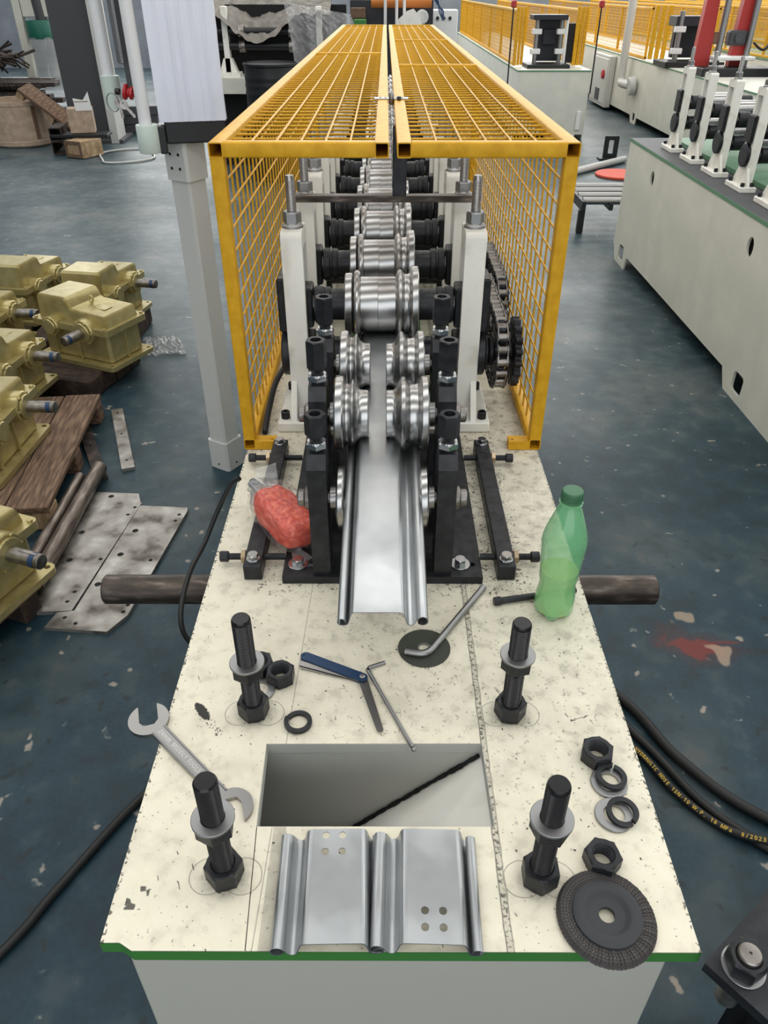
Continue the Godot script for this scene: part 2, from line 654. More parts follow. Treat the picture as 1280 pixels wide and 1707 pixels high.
func make_materials() -> void:
	var m: StandardMaterial3D
	m = mat("bench_top", Color.WHITE, 0.62)
	m.albedo_texture = ImageTexture.create_from_image(bench_image())
	var fl := floor_images()
	for k in 2:
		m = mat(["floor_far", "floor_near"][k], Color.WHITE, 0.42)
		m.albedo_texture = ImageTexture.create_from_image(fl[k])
		m.metallic_specular = 0.4
		m.roughness_texture = noise_tex(0.012, 40, [[0.2, Color(0.40, 0.40, 0.40)], [0.8, Color(0.50, 0.50, 0.50)]])
		m.roughness = 1.0
	mat("green_paint", C("3c7a35"), 0.45)
	mat("green_edge", C("5f8a6c"), 0.5)
	m = mat("cream_body", C("d9d8cc"), 0.5)
	mottle(m, 1.2, [[0.2, C("d2d1c5")], [0.8, C("dedcd0")]], 51, 0.01)
	m = mat("shaded_panel", C("b4b3a9"), 0.42)  # front panel only: shade below the top plate is put into this darker colour
	mat("chute_paint", C("b2b3ab"), 0.5)
	m = mat("cream_cast", C("eeebe1"), 0.42)
	mottle(m, 2.5, [[0.1, C("dad5c8")], [0.4, C("eeebe1")], [0.9, C("f2f0e8")]], 52, 0.015)
	m = mat("black_oxide", C("26272a"), 0.42, 0.35)
	mottle(m, 6.0, [[0.2, C("1f2023")], [0.8, C("2e2f33")]], 53, 0.02)
	rough_map(m, 0.34, 0.55, 54)
	m = mat("black_plastic", C("17181b"), 0.45)
	m = mat("black_rubber", C("141414"), 0.55)
	m = mat("matt_black", C("0c0c0d"), 0.8)  # near-black, very rough; for the weld, base frame and back plate
	m = mat("polished_steel", C("b0afad"), 0.27, 1.0)
	m = mat("steel", C("9a9896"), 0.34, 1.0)
	m = mat("black_steel", C("2c2b2c"), 0.27, 0.55)
	m = mat("dull_steel", C("8f8b86"), 0.42, 1.0)
	mottle(m, 5.0, [[0.15, C("6d6863")], [0.55, C("928d88")], [0.9, C("a9a5a0")]], 56, 0.015)
	m = mat("zinc", C("9b9b9b"), 0.42, 1.0)
	m = mat("bright_zinc", C("bfc0c1"), 0.26, 1.0)
	m = mat("yellow_zinc", C("a8957a"), 0.35, 0.9)
	m = mat("galvanised", C("c3c7ca"), 0.34, 0.95)
	mottle(m, 3.0, [[0.1, C("a9acae")], [0.9, C("c0c2c3")]], 57, 0.01)
	rough_map(m, 0.28, 0.42, 58, 0.01)
	m = mat("dark_bar", C("4b433c"), 0.45, 0.7)
	mottle(m, 5.0, [[0.15, C("352f2a")], [0.6, C("4e463f")], [0.92, C("8a8078")]], 59, 0.02)
	m.uv1_scale = Vector3(2, 9, 9)
	m = mat("bar_steel", C("7d726a"), 0.42, 0.75)
	mottle(m, 5.0, [[0.15, C("5a5049")], [0.6, C("80756d")], [0.92, C("a2988f")]], 75, 0.02)
	m.uv1_scale = Vector3(14, 14, 1.5)
	m = mat("plate_steel", C("a49c92"), 0.4, 0.75)
	mottle(m, 2.2, [[0.12, C("59534c")], [0.38, C("8b8680")], [0.75, C("a39f99")], [0.95, C("b7b4af")]], 60, 0.012)
	rough_map(m, 0.3, 0.55, 61)
	m = mat("yellow", C("d9a21f"), 0.5)
	m.metallic_specular = 0.35
	mottle(m, 5.0, [[0.15, C("cc9618")], [0.85, C("dfa928")]], 62, 0.02)
	m = mat("gold_paint", C("b9aa72"), 0.32, 0.6)
	mottle(m, 3.5, [[0.15, C("ab9d69")], [0.85, C("bcaf80")]], 63, 0.02)
	m = mat("pale_grey", C("c6c6c2"), 0.5)
	mat("dark_grey", C("46474a"), 0.6)
	mat("film_white", C("dfe2ee"), 0.28)
	mat("mint", C("c6d3ca"), 0.5)
	mat("white_paint", C("dfdfdf"), 0.4)
	mat("red_button", C("b3262a"), 0.35)
	m = mat("orange", C("d2442a"), 0.45)
	mottle(m, 14.0, [[0.15, C("b7301c")], [0.6, C("dc5136")], [0.95, C("ec8a72")]], 64, 0.02)
	m = mat("clear_film", Color(0.95, 0.93, 0.92, 0.05), 0.12)
	m.transparency = BaseMaterial3D.TRANSPARENCY_ALPHA
	m.metallic_specular = 0.32
	m.cull_mode = BaseMaterial3D.CULL_DISABLED
	m = mat("milky_film", Color(0.72, 0.72, 0.72, 0.34), 0.2)
	m.transparency = BaseMaterial3D.TRANSPARENCY_ALPHA
	m.cull_mode = BaseMaterial3D.CULL_DISABLED
	m = mat("bottle_green", Color(0.50, 0.79, 0.56, 0.5), 0.14)
	m.transparency = BaseMaterial3D.TRANSPARENCY_ALPHA
	m.cull_mode = BaseMaterial3D.CULL_DISABLED
	m = mat("drink", Color(0.80, 0.90, 0.50, 0.5), 0.1)
	m.transparency = BaseMaterial3D.TRANSPARENCY_ALPHA
	m.cull_mode = BaseMaterial3D.CULL_DISABLED
	mat("cap_green", C("3c6b4c"), 0.5)
	m = mat("abrasive", C("3a3d34"), 0.9)
	mottle(m, 40.0, [[0.2, C("2f322b")], [0.8, C("4b4e43")]], 65, 0.05)
	m = mat("flap", C("55504e"), 0.75)
	mottle(m, 60.0, [[0.2, C("232224")], [0.62, C("474240")], [0.9, C("a39c96")]], 66, 0.04)
	mat("disc_black", C("2a2c30"), 0.55)
	mat("blue_handle", C("1d3a5c"), 0.4, 0.2)
	mat("paper", C("ded7cd"), 0.7)
	m = mat("old_wood", C("6b5340"), 0.8)
	mottle(m, 2.5, [[0.1, C("4a392c")], [0.5, C("6d5543")], [0.9, C("8a705a")]], 67, 0.02)
	m.uv1_scale = Vector3(11, 11, 1.3)
	m = mat("dark_wood", C("33261d"), 0.8)
	mottle(m, 3.0, [[0.2, C("271d17")], [0.8, C("46352a")]], 68, 0.02)
	m = mat("pale_wood", C("a98d6d"), 0.75)
	mottle(m, 3.0, [[0.15, C("8d7457")], [0.6, C("ad9272")], [0.9, C("c2a988")]], 69, 0.02)
	m.uv1_scale = Vector3(8, 2, 2)
	m = mat("cardboard", C("a08a74"), 0.85)
	mottle(m, 2.0, [[0.15, C("a38f7c")], [0.85, C("bda893")]], 70, 0.02)
	mat("teal_bucket", C("12604f"), 0.45)
	m = mat("rust_scrap", C("433a35"), 0.7, 0.3)
	mottle(m, 3.0, [[0.15, C("2c2624")], [0.7, C("4d433d")], [0.95, C("6f625a")]], 71, 0.02)
	m = mat("tarp", C("807a72"), 0.75)
	mottle(m, 1.5, [[0.2, C("6f6962")], [0.8, C("8f8981")]], 72, 0.02)
	mat("red_disc", C("d4553f"), 0.6)
	mat("red_paint", C("b0332f"), 0.4)
	mat("orange_roll", C("c7752f"), 0.5)
	mat("navy_black", C("23262e"), 0.5)
	m = mat("wall_paint", C("8d939b"), 0.8)
	mottle(m, 0.4, [[0.2, C("858b93")], [0.8, C("949aa2")]], 73, 0.02, true)
	mat("roof_sheet", C("8d9094"), 0.7)
	m = mat("skylight", C("f2f6fa"), 0.6)
	m.emission_enabled = true
	m.emission = Color(0.9, 0.96, 1.0)
	m.emission_energy_multiplier = 0.5
	mat("yellow_print", C("c9a63a"), 0.6)
	mat("bright_letters", C("bdbbb7"), 0.3, 0.6)
	mat("white_plate", C("e8e8e6"), 0.5)


func light_panel(at: Vector3, size: Vector2, look: Vector3, up: Vector3, energy: float, col: Color, called: String) -> void:
	var l := AreaLight3D.new()
	l.name = called
	add_child(l)
	l.area_size = size
	l.light_energy = energy
	l.light_color = col
	l.shadow_enabled = true
	l.look_at_from_position(at, at + look, up)
	l.area_range = 60.0
	l.area_attenuation = 2.0


func _ready() -> void:
	# camera
	var cam := Camera3D.new()
	cam.name = "camera"
	add_child(cam)
	cam.position = Vector3(-0.0145, 1.53, 0.0)
	cam.rotation = Vector3(deg_to_rad(-34.943), deg_to_rad(0.112), 0.0)
	cam.fov = 68.523
	cam.near = 0.05
	cam.far = 80.0
	cam.current = true
	# surroundings and exposure
	var we := WorldEnvironment.new()
	we.name = "surroundings"
	var env := Environment.new()
	env.background_mode = Environment.BG_COLOR
	env.background_color = Color(0.62, 0.68, 0.74)
	env.tonemap_mode = Environment.TONE_MAPPER_LINEAR
	env.tonemap_exposure = 1.0
	env.sdfgi_enabled = true
	env.ssao_enabled = true
	env.ssil_enabled = true
	we.environment = env
	add_child(we)
	# roof lights across the hall, the window band in the right wall and the bright far end of the hall
	for k in 6:
		light_panel(Vector3(0, 6.1, 2.5 - 4.0 * k), Vector2(16.0, 1.6), Vector3(0, -1, 0), Vector3(0, 0, 1), 22.5, Color(1.0, 0.985, 0.96), "roof_light")
	light_panel(Vector3(8.8, 3.0, -7.0), Vector2(18.0, 2.2), Vector3(-1, 0, 0), Vector3(0, 1, 0), 20.0, Color(1.0, 0.98, 0.95), "window_light")
	light_panel(Vector3(0, 2.4, 4.85), Vector2(7.0, 3.8), Vector3(0, 0, -1), Vector3(0, 1, 0), 8.0, Color(0.99, 0.99, 1.0), "added_front_light")  # added unseen fill behind the camera, brightens faces turned towards it
	light_panel(Vector3(0, 3.9, -19.85), Vector2(17.0, 3.6), Vector3(0, 0, 1), Vector3(0, 1, 0), 85.0, Color(1.0, 0.99, 0.97), "window_light")
	make_materials()
	room()
	bench()
	lifting_bar()
	straightener()
	side_bars()
	mill()
	strip()
	guards()
	chains()
	tools()
	hardware()
	control_post()
	floor_left()
	cables()
	corner_table()
	line_right()
	far_right()
	far_left()
	far_middle()


func room() -> void:
	# the near floor tile holds the red spill; the others repeat it mirrored, so that the paint runs on
	var near := mb()
	near.has_uv = true
	near.uvr = Rect2(-2.4, -4.2, 4.4, 4.4)
	near.quad(Vector3(-2.4, 0, 0.2), Vector3(2.0, 0, 0.2), Vector3(2.0, 0, -4.2), Vector3(-2.4, 0, -4.2))
	var far := MB.new()
	for ix in range(-2, 3):
		for iz in range(-4, 2):
			if ix == 0 and iz == 0:
				continue
			far.has_uv = true
			var x0 := -2.4 + 4.4 * ix
			var z0 := -4.2 + 4.4 * iz
			far.uvr = Rect2(x0, z0, 4.4, 4.4)
			if posmod(ix, 2) == 1:
				far.uvr.position.x = x0 + 4.4
				far.uvr.size.x = -4.4
			if posmod(iz, 2) == 1:
				far.uvr.position.y = z0 + 4.4
				far.uvr.size.y = -4.4
			far.quad(Vector3(x0, 0, z0 + 4.4), Vector3(x0 + 4.4, 0, z0 + 4.4), Vector3(x0 + 4.4, 0, z0), Vector3(x0, 0, z0))
	near.st.generate_normals()
	var both := near.st.commit()
	far.st.generate_normals()
	both = far.st.commit(both)
	var fl := MeshInstance3D.new()
	fl.mesh = both
	fl.name = "floor"
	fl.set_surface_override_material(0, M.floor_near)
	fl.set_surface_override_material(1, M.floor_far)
	add_child(fl)
	tag(fl, "", "", "", "structure")
	var sl := mb()
	sl.box(Vector3(-0.2, -0.16, -9.0), Vector3(24, 0.3, 32))
	struct(sl, "floor", M.dark_grey)
	for w in [["wall_back", Vector3(0, 3.1, -20.1), Vector3(18.4, 6.2, 0.2)], ["wall_front", Vector3(0, 3.1, 5.1), Vector3(18.4, 6.2, 0.2)], ["wall_left", Vector3(-9.1, 3.1, -7.5), Vector3(0.2, 6.2, 25)], ["wall_right", Vector3(9.1, 3.1, -7.5), Vector3(0.2, 6.2, 25)]]:
		var m := mb()
		m.box(w[1], w[2])
		struct(m, w[0], M.wall_paint)
	var c := mb()
	var edges := [5.2, 3.3, 1.7, -0.7, -2.3, -4.7, -6.3, -8.7, -10.3, -12.7, -14.3, -16.7, -18.3, -20.2]
	for k in range(0, edges.size(), 2):
		c.box(Vector3(0, 6.3, (edges[k] + edges[k + 1]) * 0.5), Vector3(18.4, 0.2, edges[k] - edges[k + 1]))
	for k in range(1, edges.size() - 1, 2):
		for s in [-1, 1]:
			c.box(Vector3(s * 8.6, 6.3, (edges[k] + edges[k + 1]) * 0.5), Vector3(1.2, 0.2, edges[k] - edges[k + 1]))
	struct(c, "ceiling", M.roof_sheet)
	for k in 6:
		var p := mb()
		p.box(Vector3(0, 6.25, 2.5 - 4.0 * k), Vector3(16.0, 0.04, 1.6))
		struct(p, "window_%d" % (k + 1), M.skylight)
	var wr := mb()
	wr.box(Vector3(8.95, 3.0, -7.0), Vector3(0.06, 2.2, 18))
	struct(wr, "window_7", M.skylight)
	# tall glazing in the far wall
	var gate := mb()
	gate.box(Vector3(0, 3.9, -19.97), Vector3(17.0, 3.6, 0.06))
	struct(gate, "window_8", M.skylight)
	var gl := mb()
	gl.box(Vector3(0, 2.4, 4.97), Vector3(7.0, 3.8, 0.06))
	struct(gl, "window_9", M.skylight)  # glowing panel added for the front fill, out of view


func bench() -> void:
	var t := thing("machine_bench", "long cream machine bench with worn top, green front edge and rectangular opening", "bench", V(0, 0, 0))
	var outline := PackedVector2Array([Vector2(-0.3015, -0.3722), Vector2(-0.282, -0.3722), Vector2(-0.268, -0.3645), Vector2(0.3015, -0.3638), Vector2(0.3015, -6.15), Vector2(-0.3015, -6.15)])
	var op := PackedVector2Array([Vector2(-0.1655, -0.6155), Vector2(0.109, -0.6165), Vector2(0.1115, -0.5005), Vector2(-0.1615, -0.5)])
	var m := mb()
	m.has_uv = true
	m.uvr = Rect2(-0.32, -1.64, 0.64, 1.28)
	m.plate(outline, -0.018, 0.0, [op])
	part(m, "top_plate", M.bench_top, t)
	# green paint on the rim
	m = mb()
	var o2 := PackedVector2Array()
	for p in [Vector2(-0.302, -0.3716), Vector2(-0.282, -0.3716), Vector2(-0.268, -0.3639), Vector2(0.302, -0.3632), Vector2(0.302, -6.1505), Vector2(-0.302, -6.1505)]:
		o2.append(Vector2(p.x, -p.y))
	m.xf = Transform3D(Basis(Vector3(1, 0, 0), Vector3(0, 0, -1), Vector3(0, 1, 0)), Vector3())
	o2.reverse()
	if MB.area(o2) < 0.0:
		o2.reverse()
	m._walls(o2, -0.0185, -0.0008, 0.0)
	part(m, "painted_edge", M.green_paint, t)
	m = mb()
	m.box(Vector3(0.0, -0.355, -0.3775), Vector3(0.556, 0.674, 0.012), 0.003)
	part(m, "front_panel", M.shaded_panel, t)
	for s in [-1, 1]:
		m = mb()
		m.box(Vector3(s * 0.272, -0.355, -3.2545), Vector3(0.012, 0.674, 5.741), 0.003)
		part(m, "side_panel", M.cream_body, t)
		for z in [-0.5, -2.6, -5.9]:
			m = mb()
			m.box(Vector3(s * 0.235, -0.716, z), Vector3(0.09, 0.048, 0.16), 0.004)
			part(m, "foot", M.cream_body, t)
	m = mb()
	m.box(Vector3(0, -0.355, -6.12), Vector3(0.55, 0.674, 0.012), 0.003)
	part(m, "rear_panel", M.cream_body, t)
	# the scrap chute under the opening
	m = mb()
	m.box(Vector3(-0.075, -0.30, -0.621), Vector3(0.38, 0.56, 0.008))
	part(m, "chute_back", M.chute_paint, t)
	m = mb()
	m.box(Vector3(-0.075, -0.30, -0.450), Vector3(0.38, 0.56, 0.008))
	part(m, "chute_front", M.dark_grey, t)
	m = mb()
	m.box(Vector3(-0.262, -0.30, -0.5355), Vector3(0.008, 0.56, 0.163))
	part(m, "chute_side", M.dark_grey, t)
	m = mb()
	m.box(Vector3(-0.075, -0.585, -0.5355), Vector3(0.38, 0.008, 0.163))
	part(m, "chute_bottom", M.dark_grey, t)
	# painted lip of the opening
	for q in [[Vector2(-0.1655, -0.6155), Vector2(0.109, -0.6165)], [Vector2(0.109, -0.6165), Vector2(0.1115, -0.5005)], [Vector2(0.1115, -0.5005), Vector2(-0.1615, -0.5)], [Vector2(-0.1615, -0.5), Vector2(-0.1655, -0.6155)]]:
		var pa: Vector2 = q[0]
		var pb: Vector2 = q[1]
		var dl := (pb - pa).normalized()
		m = mb(Vector3((pa.x + pb.x) * 0.5, -0.0094, (pa.y + pb.y) * 0.5), Basis(Vector3(dl.x, 0, dl.y), Vector3(0, 1, 0), Vector3(-dl.y, 0, dl.x)))
		m.box(Vector3(), Vector3(pa.distance_to(pb), 0.0176, 0.0012))
		part(m, "opening_lip", M.chute_paint, t)
	m = mb(Vector3(-0.0285, -0.1555, -0.5355), Basis(Vector3(0, 0, 1), deg_to_rad(43.7)))
	m.box(Vector3(0, -0.004, 0), Vector3(0.40, 0.008, 0.163))
	part(m, "chute_floor", M.cream_cast, t)
	m = mb()
	var n := noise(60.0, 5, 2)
	var pts := []
	for k in 40:
		var u := k / 39.0
		pts.append(Vector3(lerpf(0.106, -0.09, u), lerpf(-0.022, -0.212, u) + 0.0015 * n.get_noise_1d(k * 0.7), -0.6145 + 0.0012 * n.get_noise_1d(k * 1.3 + 9.0)))
	for k in 39:
		m.cyl(pts[k], pts[k + 1], 0.0028 + 0.0016 * n.get_noise_1d(k * 2.1), 6)
	part(m, "weld_bead", M.matt_black, t)
	# little dark flakes and filings on the top
	var fl := mb()
	var r := RandomNumberGenerator.new()
	r.seed = 77
	for k in 70:
		var p := Vector3(r.randf_range(-0.25, 0.27), 0.0006, r.randf_range(-0.92, -0.42))
		if p.x > -0.18 and p.x < 0.12 and p.z > -0.63 and p.z < -0.48:
			continue
		fl.xf = Transform3D(Basis(Vector3(0, 1, 0), r.randf() * TAU), p)
		fl.box(Vector3(), Vector3(r.randf_range(0.0008, 0.003), 0.001, r.randf_range(0.0005, 0.0013)))
	fl.xf = Transform3D()
	tag(part(fl, "metal_filings", M.black_rubber, t), "", "", "", "stuff")


func lifting_bar() -> void:
	var m := mb()
	m.cyl(Vector3(-0.5375, 0, 0), Vector3(0.489, 0, 0), 0.0275, 28, 0.003)
	single(m, "steel_bar", M.dark_bar, "thick dark round steel bar sticking out on both sides under the machine bench top", "steel bar", V(0, -0.133, -1.068))


# turned shapes lie along x: profile of (radius, x)
func spun(prof: Array, at: Vector3, n := 48, hard := 28.0) -> MB:
	var m := mb(at)
	m.lathe(prof, n, Transform3D(Basis(Vector3(0, 1, 0), Vector3(1, 0, 0), Vector3(0, 0, -1)), Vector3()), hard)
	return m


func arc_pts(c: Vector2, r: float, a0: float, a1: float, n := 8) -> Array:
	var o := []
	for k in n + 1:
		var t := deg_to_rad(lerpf(a0, a1, float(k) / n))
		o.append(c + Vector2(cos(t), sin(t)) * r)
	return o


func hex_bolt(parent: Node, at: Vector3, af: float, h: float, washer: float, mt: Material, called := "bolt") -> void:
	var b: MeshInstance3D
	var m := mb(at)
	var y := 0.0
	if washer > 0.0:
		y = 0.0025
	m.hexrows([["h", af * 0.5, y], ["h", af * 0.5, y + h * 0.86], ["c", af * 0.5 * 0.97, y + h], ["c", 0.0, y + h]], Transform3D(Basis(Vector3(0, 1, 0), 0.4), Vector3()))
	b = part(m, called, mt, parent)
	if washer > 0.0:
		m = mb(at)
		m.lathe([Vector2(0, 0), Vector2(washer, 0), Vector2(washer, 0.002), Vector2(washer * 0.96, 0.0025), Vector2(0, 0.0025)], 28)
		part(m, "washer", mt, b)


func socket_bolt(parent: Node, at: Vector3, r: float, h: float, frame := Basis()) -> void:
	var m := mb(at, frame)
	m.lathe([Vector2(0, 0), Vector2(r, 0), Vector2(r, h - 0.001), Vector2(r - 0.001, h), Vector2(r * 0.55, h), Vector2(r * 0.55, h * 0.45), Vector2(0, h * 0.45)], 18)
	part(m, "socket_bolt", M.black_oxide, parent)


func straightener() -> void:
	var t := thing("straightening_stand", "black stand of six brackets with polished grooved rollers before the yellow guard", "roller stand", V(0, 0, 0))
	var m := mb()
	var slots := []
	for p in [Vector2(-0.150, -0.961), Vector2(0.112, -0.961), Vector2(-0.150, -1.45), Vector2(0.112, -1.45)]:
		slots.append(round_rect(p.x - 0.02, p.y - 0.0055, p.x + 0.021, p.y + 0.0055, 0.0054, 4))
	m.plate(PackedVector2Array([Vector2(-0.180, -0.9285), Vector2(0.1425, -0.9285), Vector2(0.1425, -1.5), Vector2(-0.180, -1.5)]), 0.0, 0.014, slots)
	part(m, "base_plate", M.black_oxide, t)
	hex_bolt(t, Vector3(-0.157, 0.014, -0.961), 0.017, 0.010, 0.0165, M.bright_zinc)
	hex_bolt(t, Vector3(0.108, 0.014, -0.961), 0.017, 0.010, 0.0165, M.bright_zinc)
	# brackets: [z, half gap, top, axle height]
	var rows := [[-0.965, 0.097, 0.228, 0.143], [-1.08, 0.101, 0.282, 0.228], [-1.262, 0.101, 0.286, 0.232]]
	for k in 3:
		var b: Array = rows[k]
		for s in [-1.0, 1.0]:
			var x: float = -0.019 + s * b[1]
			var z: float = b[0]
			var hd: float = 0.030
			m = mb()
			# side view of the bracket, (z, y), chamfered on top, cut away below for the roller side
			var side := PackedVector2Array([Vector2(z - hd, 0.014), Vector2(z + hd, 0.014), Vector2(z + hd, b[2] - 0.018), Vector2(z + hd - 0.016, b[2]), Vector2(z - hd + 0.016, b[2]), Vector2(z - hd, b[2] - 0.018)])
			m.xf = Transform3D(Basis(Vector3(0, 0, 1), Vector3(0, 1, 0), Vector3(-1, 0, 0)), Vector3(x, 0, 0))
			m.extrude(side, -0.0142, 0.0142)
			var br := part(m, "bracket", M.black_oxide, t)
			# adjusting screw, lock nut and long hex coupling
			m = mb(Vector3(x, b[2], z))
			m.cyl(Vector3(0, -0.002, 0), Vector3(0, 0.04, 0), 0.0095, 20)
			part(m, "adjusting_screw", M.black_oxide, br)
			m = mb(Vector3(x, b[2] + 0.004, z))
			m.hexrows([["c", 0.0096, 0.0], ["c", 0.0125, 0.0], ["h", 0.0140, 0.0025], ["h", 0.0140, 0.0095], ["c", 0.0132, 0.0125], ["c", 0.0096, 0.0125]], Transform3D(Basis(Vector3(0, 1, 0), 0.55 + k), Vector3()))
			part(m, "lock_nut", M.bright_zinc, br)
			m = mb(Vector3(x, b[2] + 0.019, z))
			var hl: float = 0.041 if k == 0 else 0.052
			m.hexrows([["c", 0.0, 0.0], ["c", 0.0098, 0.0], ["c", 0.0120, 0.004], ["h", 0.0140, 0.008], ["h", 0.0140, hl - 0.0015], ["c", 0.0138, hl], ["c", 0.0085, hl], ["c", 0.0075, hl - 0.02], ["c", 0.0, hl - 0.02]], Transform3D(Basis(Vector3(0, 1, 0), 0.1 + 0.25 * k), Vector3()))
			part(m, "hex_coupling", M.black_oxide, br)
			# axle with nut and collar, roller on the inside
			var ay: float = b[3]
			m = mb(Vector3(x, ay, z))
			m.cyl(Vector3(s * 0.014, 0, 0), Vector3(s * 0.022, 0, 0), 0.018, 24, 0.0015)
			m.cyl(Vector3(s * 0.022, 0, 0), Vector3(s * 0.033, 0, 0), 0.0135, 24, 0.0015)
			part(m, "axle_nut", M.dull_steel, br)
			m = mb(Vector3(x, ay, z))
			m.cyl(Vector3(-s * 0.012, 0, 0), Vector3(-s * 0.030, 0, 0), 0.0095, 20)
			m.cyl(Vector3(-s * 0.0165, 0, 0), Vector3(-s * 0.0275, 0, 0), 0.0185, 28, 0.001)
			part(m, "collar", M.steel, br)
			if k > 0:
				m = mb(Vector3(x, 0.168, z - 0.05))
				m.cyl(Vector3(-s * 0.012, 0, 0), Vector3(-s * 0.032, 0, 0), 0.0095, 20)
				part(m, "lower_axle", M.dull_steel, br)
	# rollers; lengths run along x in metres
	for k in [1, 2]:
		var at := Vector3(0, rows[k][3], rows[k][0])
		var left := [Vector2(0, -0.0945), Vector2(0.057, -0.0945), Vector2(0.0600, -0.092), Vector2(0.0600, -0.0825), Vector2(0.0585, -0.0805), Vector2(0.052, -0.0785), Vector2(0.0485, -0.0765), Vector2(0.0478, -0.0735), Vector2(0.0495, -0.0705), Vector2(0.0535, -0.0685), Vector2(0.0548, -0.0668), Vector2(0.0535, -0.0648), Vector2(0.0475, -0.0620), Vector2(0.0425, -0.0585), Vector2(0.0392, -0.0545), Vector2(0.0378, -0.0505), Vector2(0.0375, -0.0425), Vector2(0.0365, -0.0412), Vector2(0, -0.0412)]
		part(spun(left, at), "roller", M.polished_steel, t)
		var right := [Vector2(0, -0.0135), Vector2(0.0365, -0.0135), Vector2(0.0376, -0.0122), Vector2(0.0376, -0.004), Vector2(0.0390, -0.0005), Vector2(0.0430, 0.0030), Vector2(0.0490, 0.0060), Vector2(0.0545, 0.0085), Vector2(0.0578, 0.0108), Vector2(0.0590, 0.0135), Vector2(0.0580, 0.0162), Vector2(0.0550, 0.0188), Vector2(0.0505, 0.0215), Vector2(0.0475, 0.0245), Vector2(0.0468, 0.0285), Vector2(0.0470, 0.0325), Vector2(0.0488, 0.0365), Vector2(0.0530, 0.0395), Vector2(0.0580, 0.0415), Vector2(0.0600, 0.0435), Vector2(0.0600, 0.0515), Vector2(0.0575, 0.0535), Vector2(0, 0.0535)]
		part(spun(right, at), "roller", M.polished_steel, t)
	var at0 := Vector3(0, 0.143, -0.965)
	for s in [-1.0, 1.0]:
		var c := -0.0207
		var pr := [Vector2(0, c - 0.0675), Vector2(0.045, c - 0.0675), Vector2(0.0478, c - 0.065), Vector2(0.0478, c - 0.0585), Vector2(0.0465, c - 0.0565), Vector2(0.022, c - 0.0545), Vector2(0.019, c - 0.050), Vector2(0.019, c - 0.02), Vector2(0, c - 0.02)]
		if s > 0:
			pr = []
			for q in [Vector2(0, 0.02), Vector2(0.019, 0.02), Vector2(0.019, 0.052), Vector2(0.022, 0.0565), Vector2(0.0465, 0.0585), Vector2(0.0478, 0.0605), Vector2(0.0478, 0.0690), Vector2(0.045, 0.0715), Vector2(0, 0.0715)]:
				pr.append(Vector2(q.x, c + q.y))
		part(spun(pr, at0), "roller", M.polished_steel, t)


func side_bars() -> void:
	for s in [-1.0, 1.0]:
		var t := thing("adjusting_bar", "black square adjusting bar with threaded bolts beside the stand, " + ("orange bundle side" if s < 0 else "bottle side"), "adjusting bar", V(0, 0, 0))
		var x: float = -0.2285 if s < 0 else 0.1815
		var m := mb()
		m.box(Vector3(x, 0.0145, -1.143), Vector3(0.029, 0.029, 0.412), 0.0015)
		part(m, "bar", M.black_oxide, t)
		for z in [-0.955, -1.333]:
			hex_bolt(t, Vector3(x, 0.029, z), 0.0165, 0.009, 0.011, M.bright_zinc)
		for z in [-0.978, -1.2965]:
			m = mb()
			m.cyl(Vector3(x + s * 0.053, 0.0165, z), Vector3(-0.1805 if s < 0 else 0.143, 0.0165, z), 0.0055, 14)
			var n := 34
			for k in n:
				var xx: float = lerpf(x + s * 0.05, -0.182 if s < 0 else 0.1445, (k + 0.5) / n)
				m.lathe([Vector2(0.0050, -0.0011), Vector2(0.0061, 0.0), Vector2(0.0050, 0.0011)], 10, MB.along(Vector3(xx, 0.0165, z), Vector3(xx + 1.0, 0.0165, z)))
			var b := part(m, "threaded_bolt", M.black_oxide, t)
			m = mb()
			m.cyl(Vector3(x + s * 0.045, 0.0165, z), Vector3(x + s * 0.059, 0.0165, z), 0.0092, 18, 0.0008)
			part(m, "bolt_head", M.black_oxide, b)
			m = mb(Vector3(x + s * 0.0165, 0.0165, z))
			m.hexrows([["c", 0.0056, 0.0], ["h", 0.0098, 0.0], ["h", 0.0098, 0.007], ["c", 0.0056, 0.007]], Transform3D(Basis(Vector3(0, 1, 0), Vector3(s, 0, 0), Vector3(0, 0, -s)), Vector3()), 36)
			part(m, "nut", M.yellow_zinc, b)


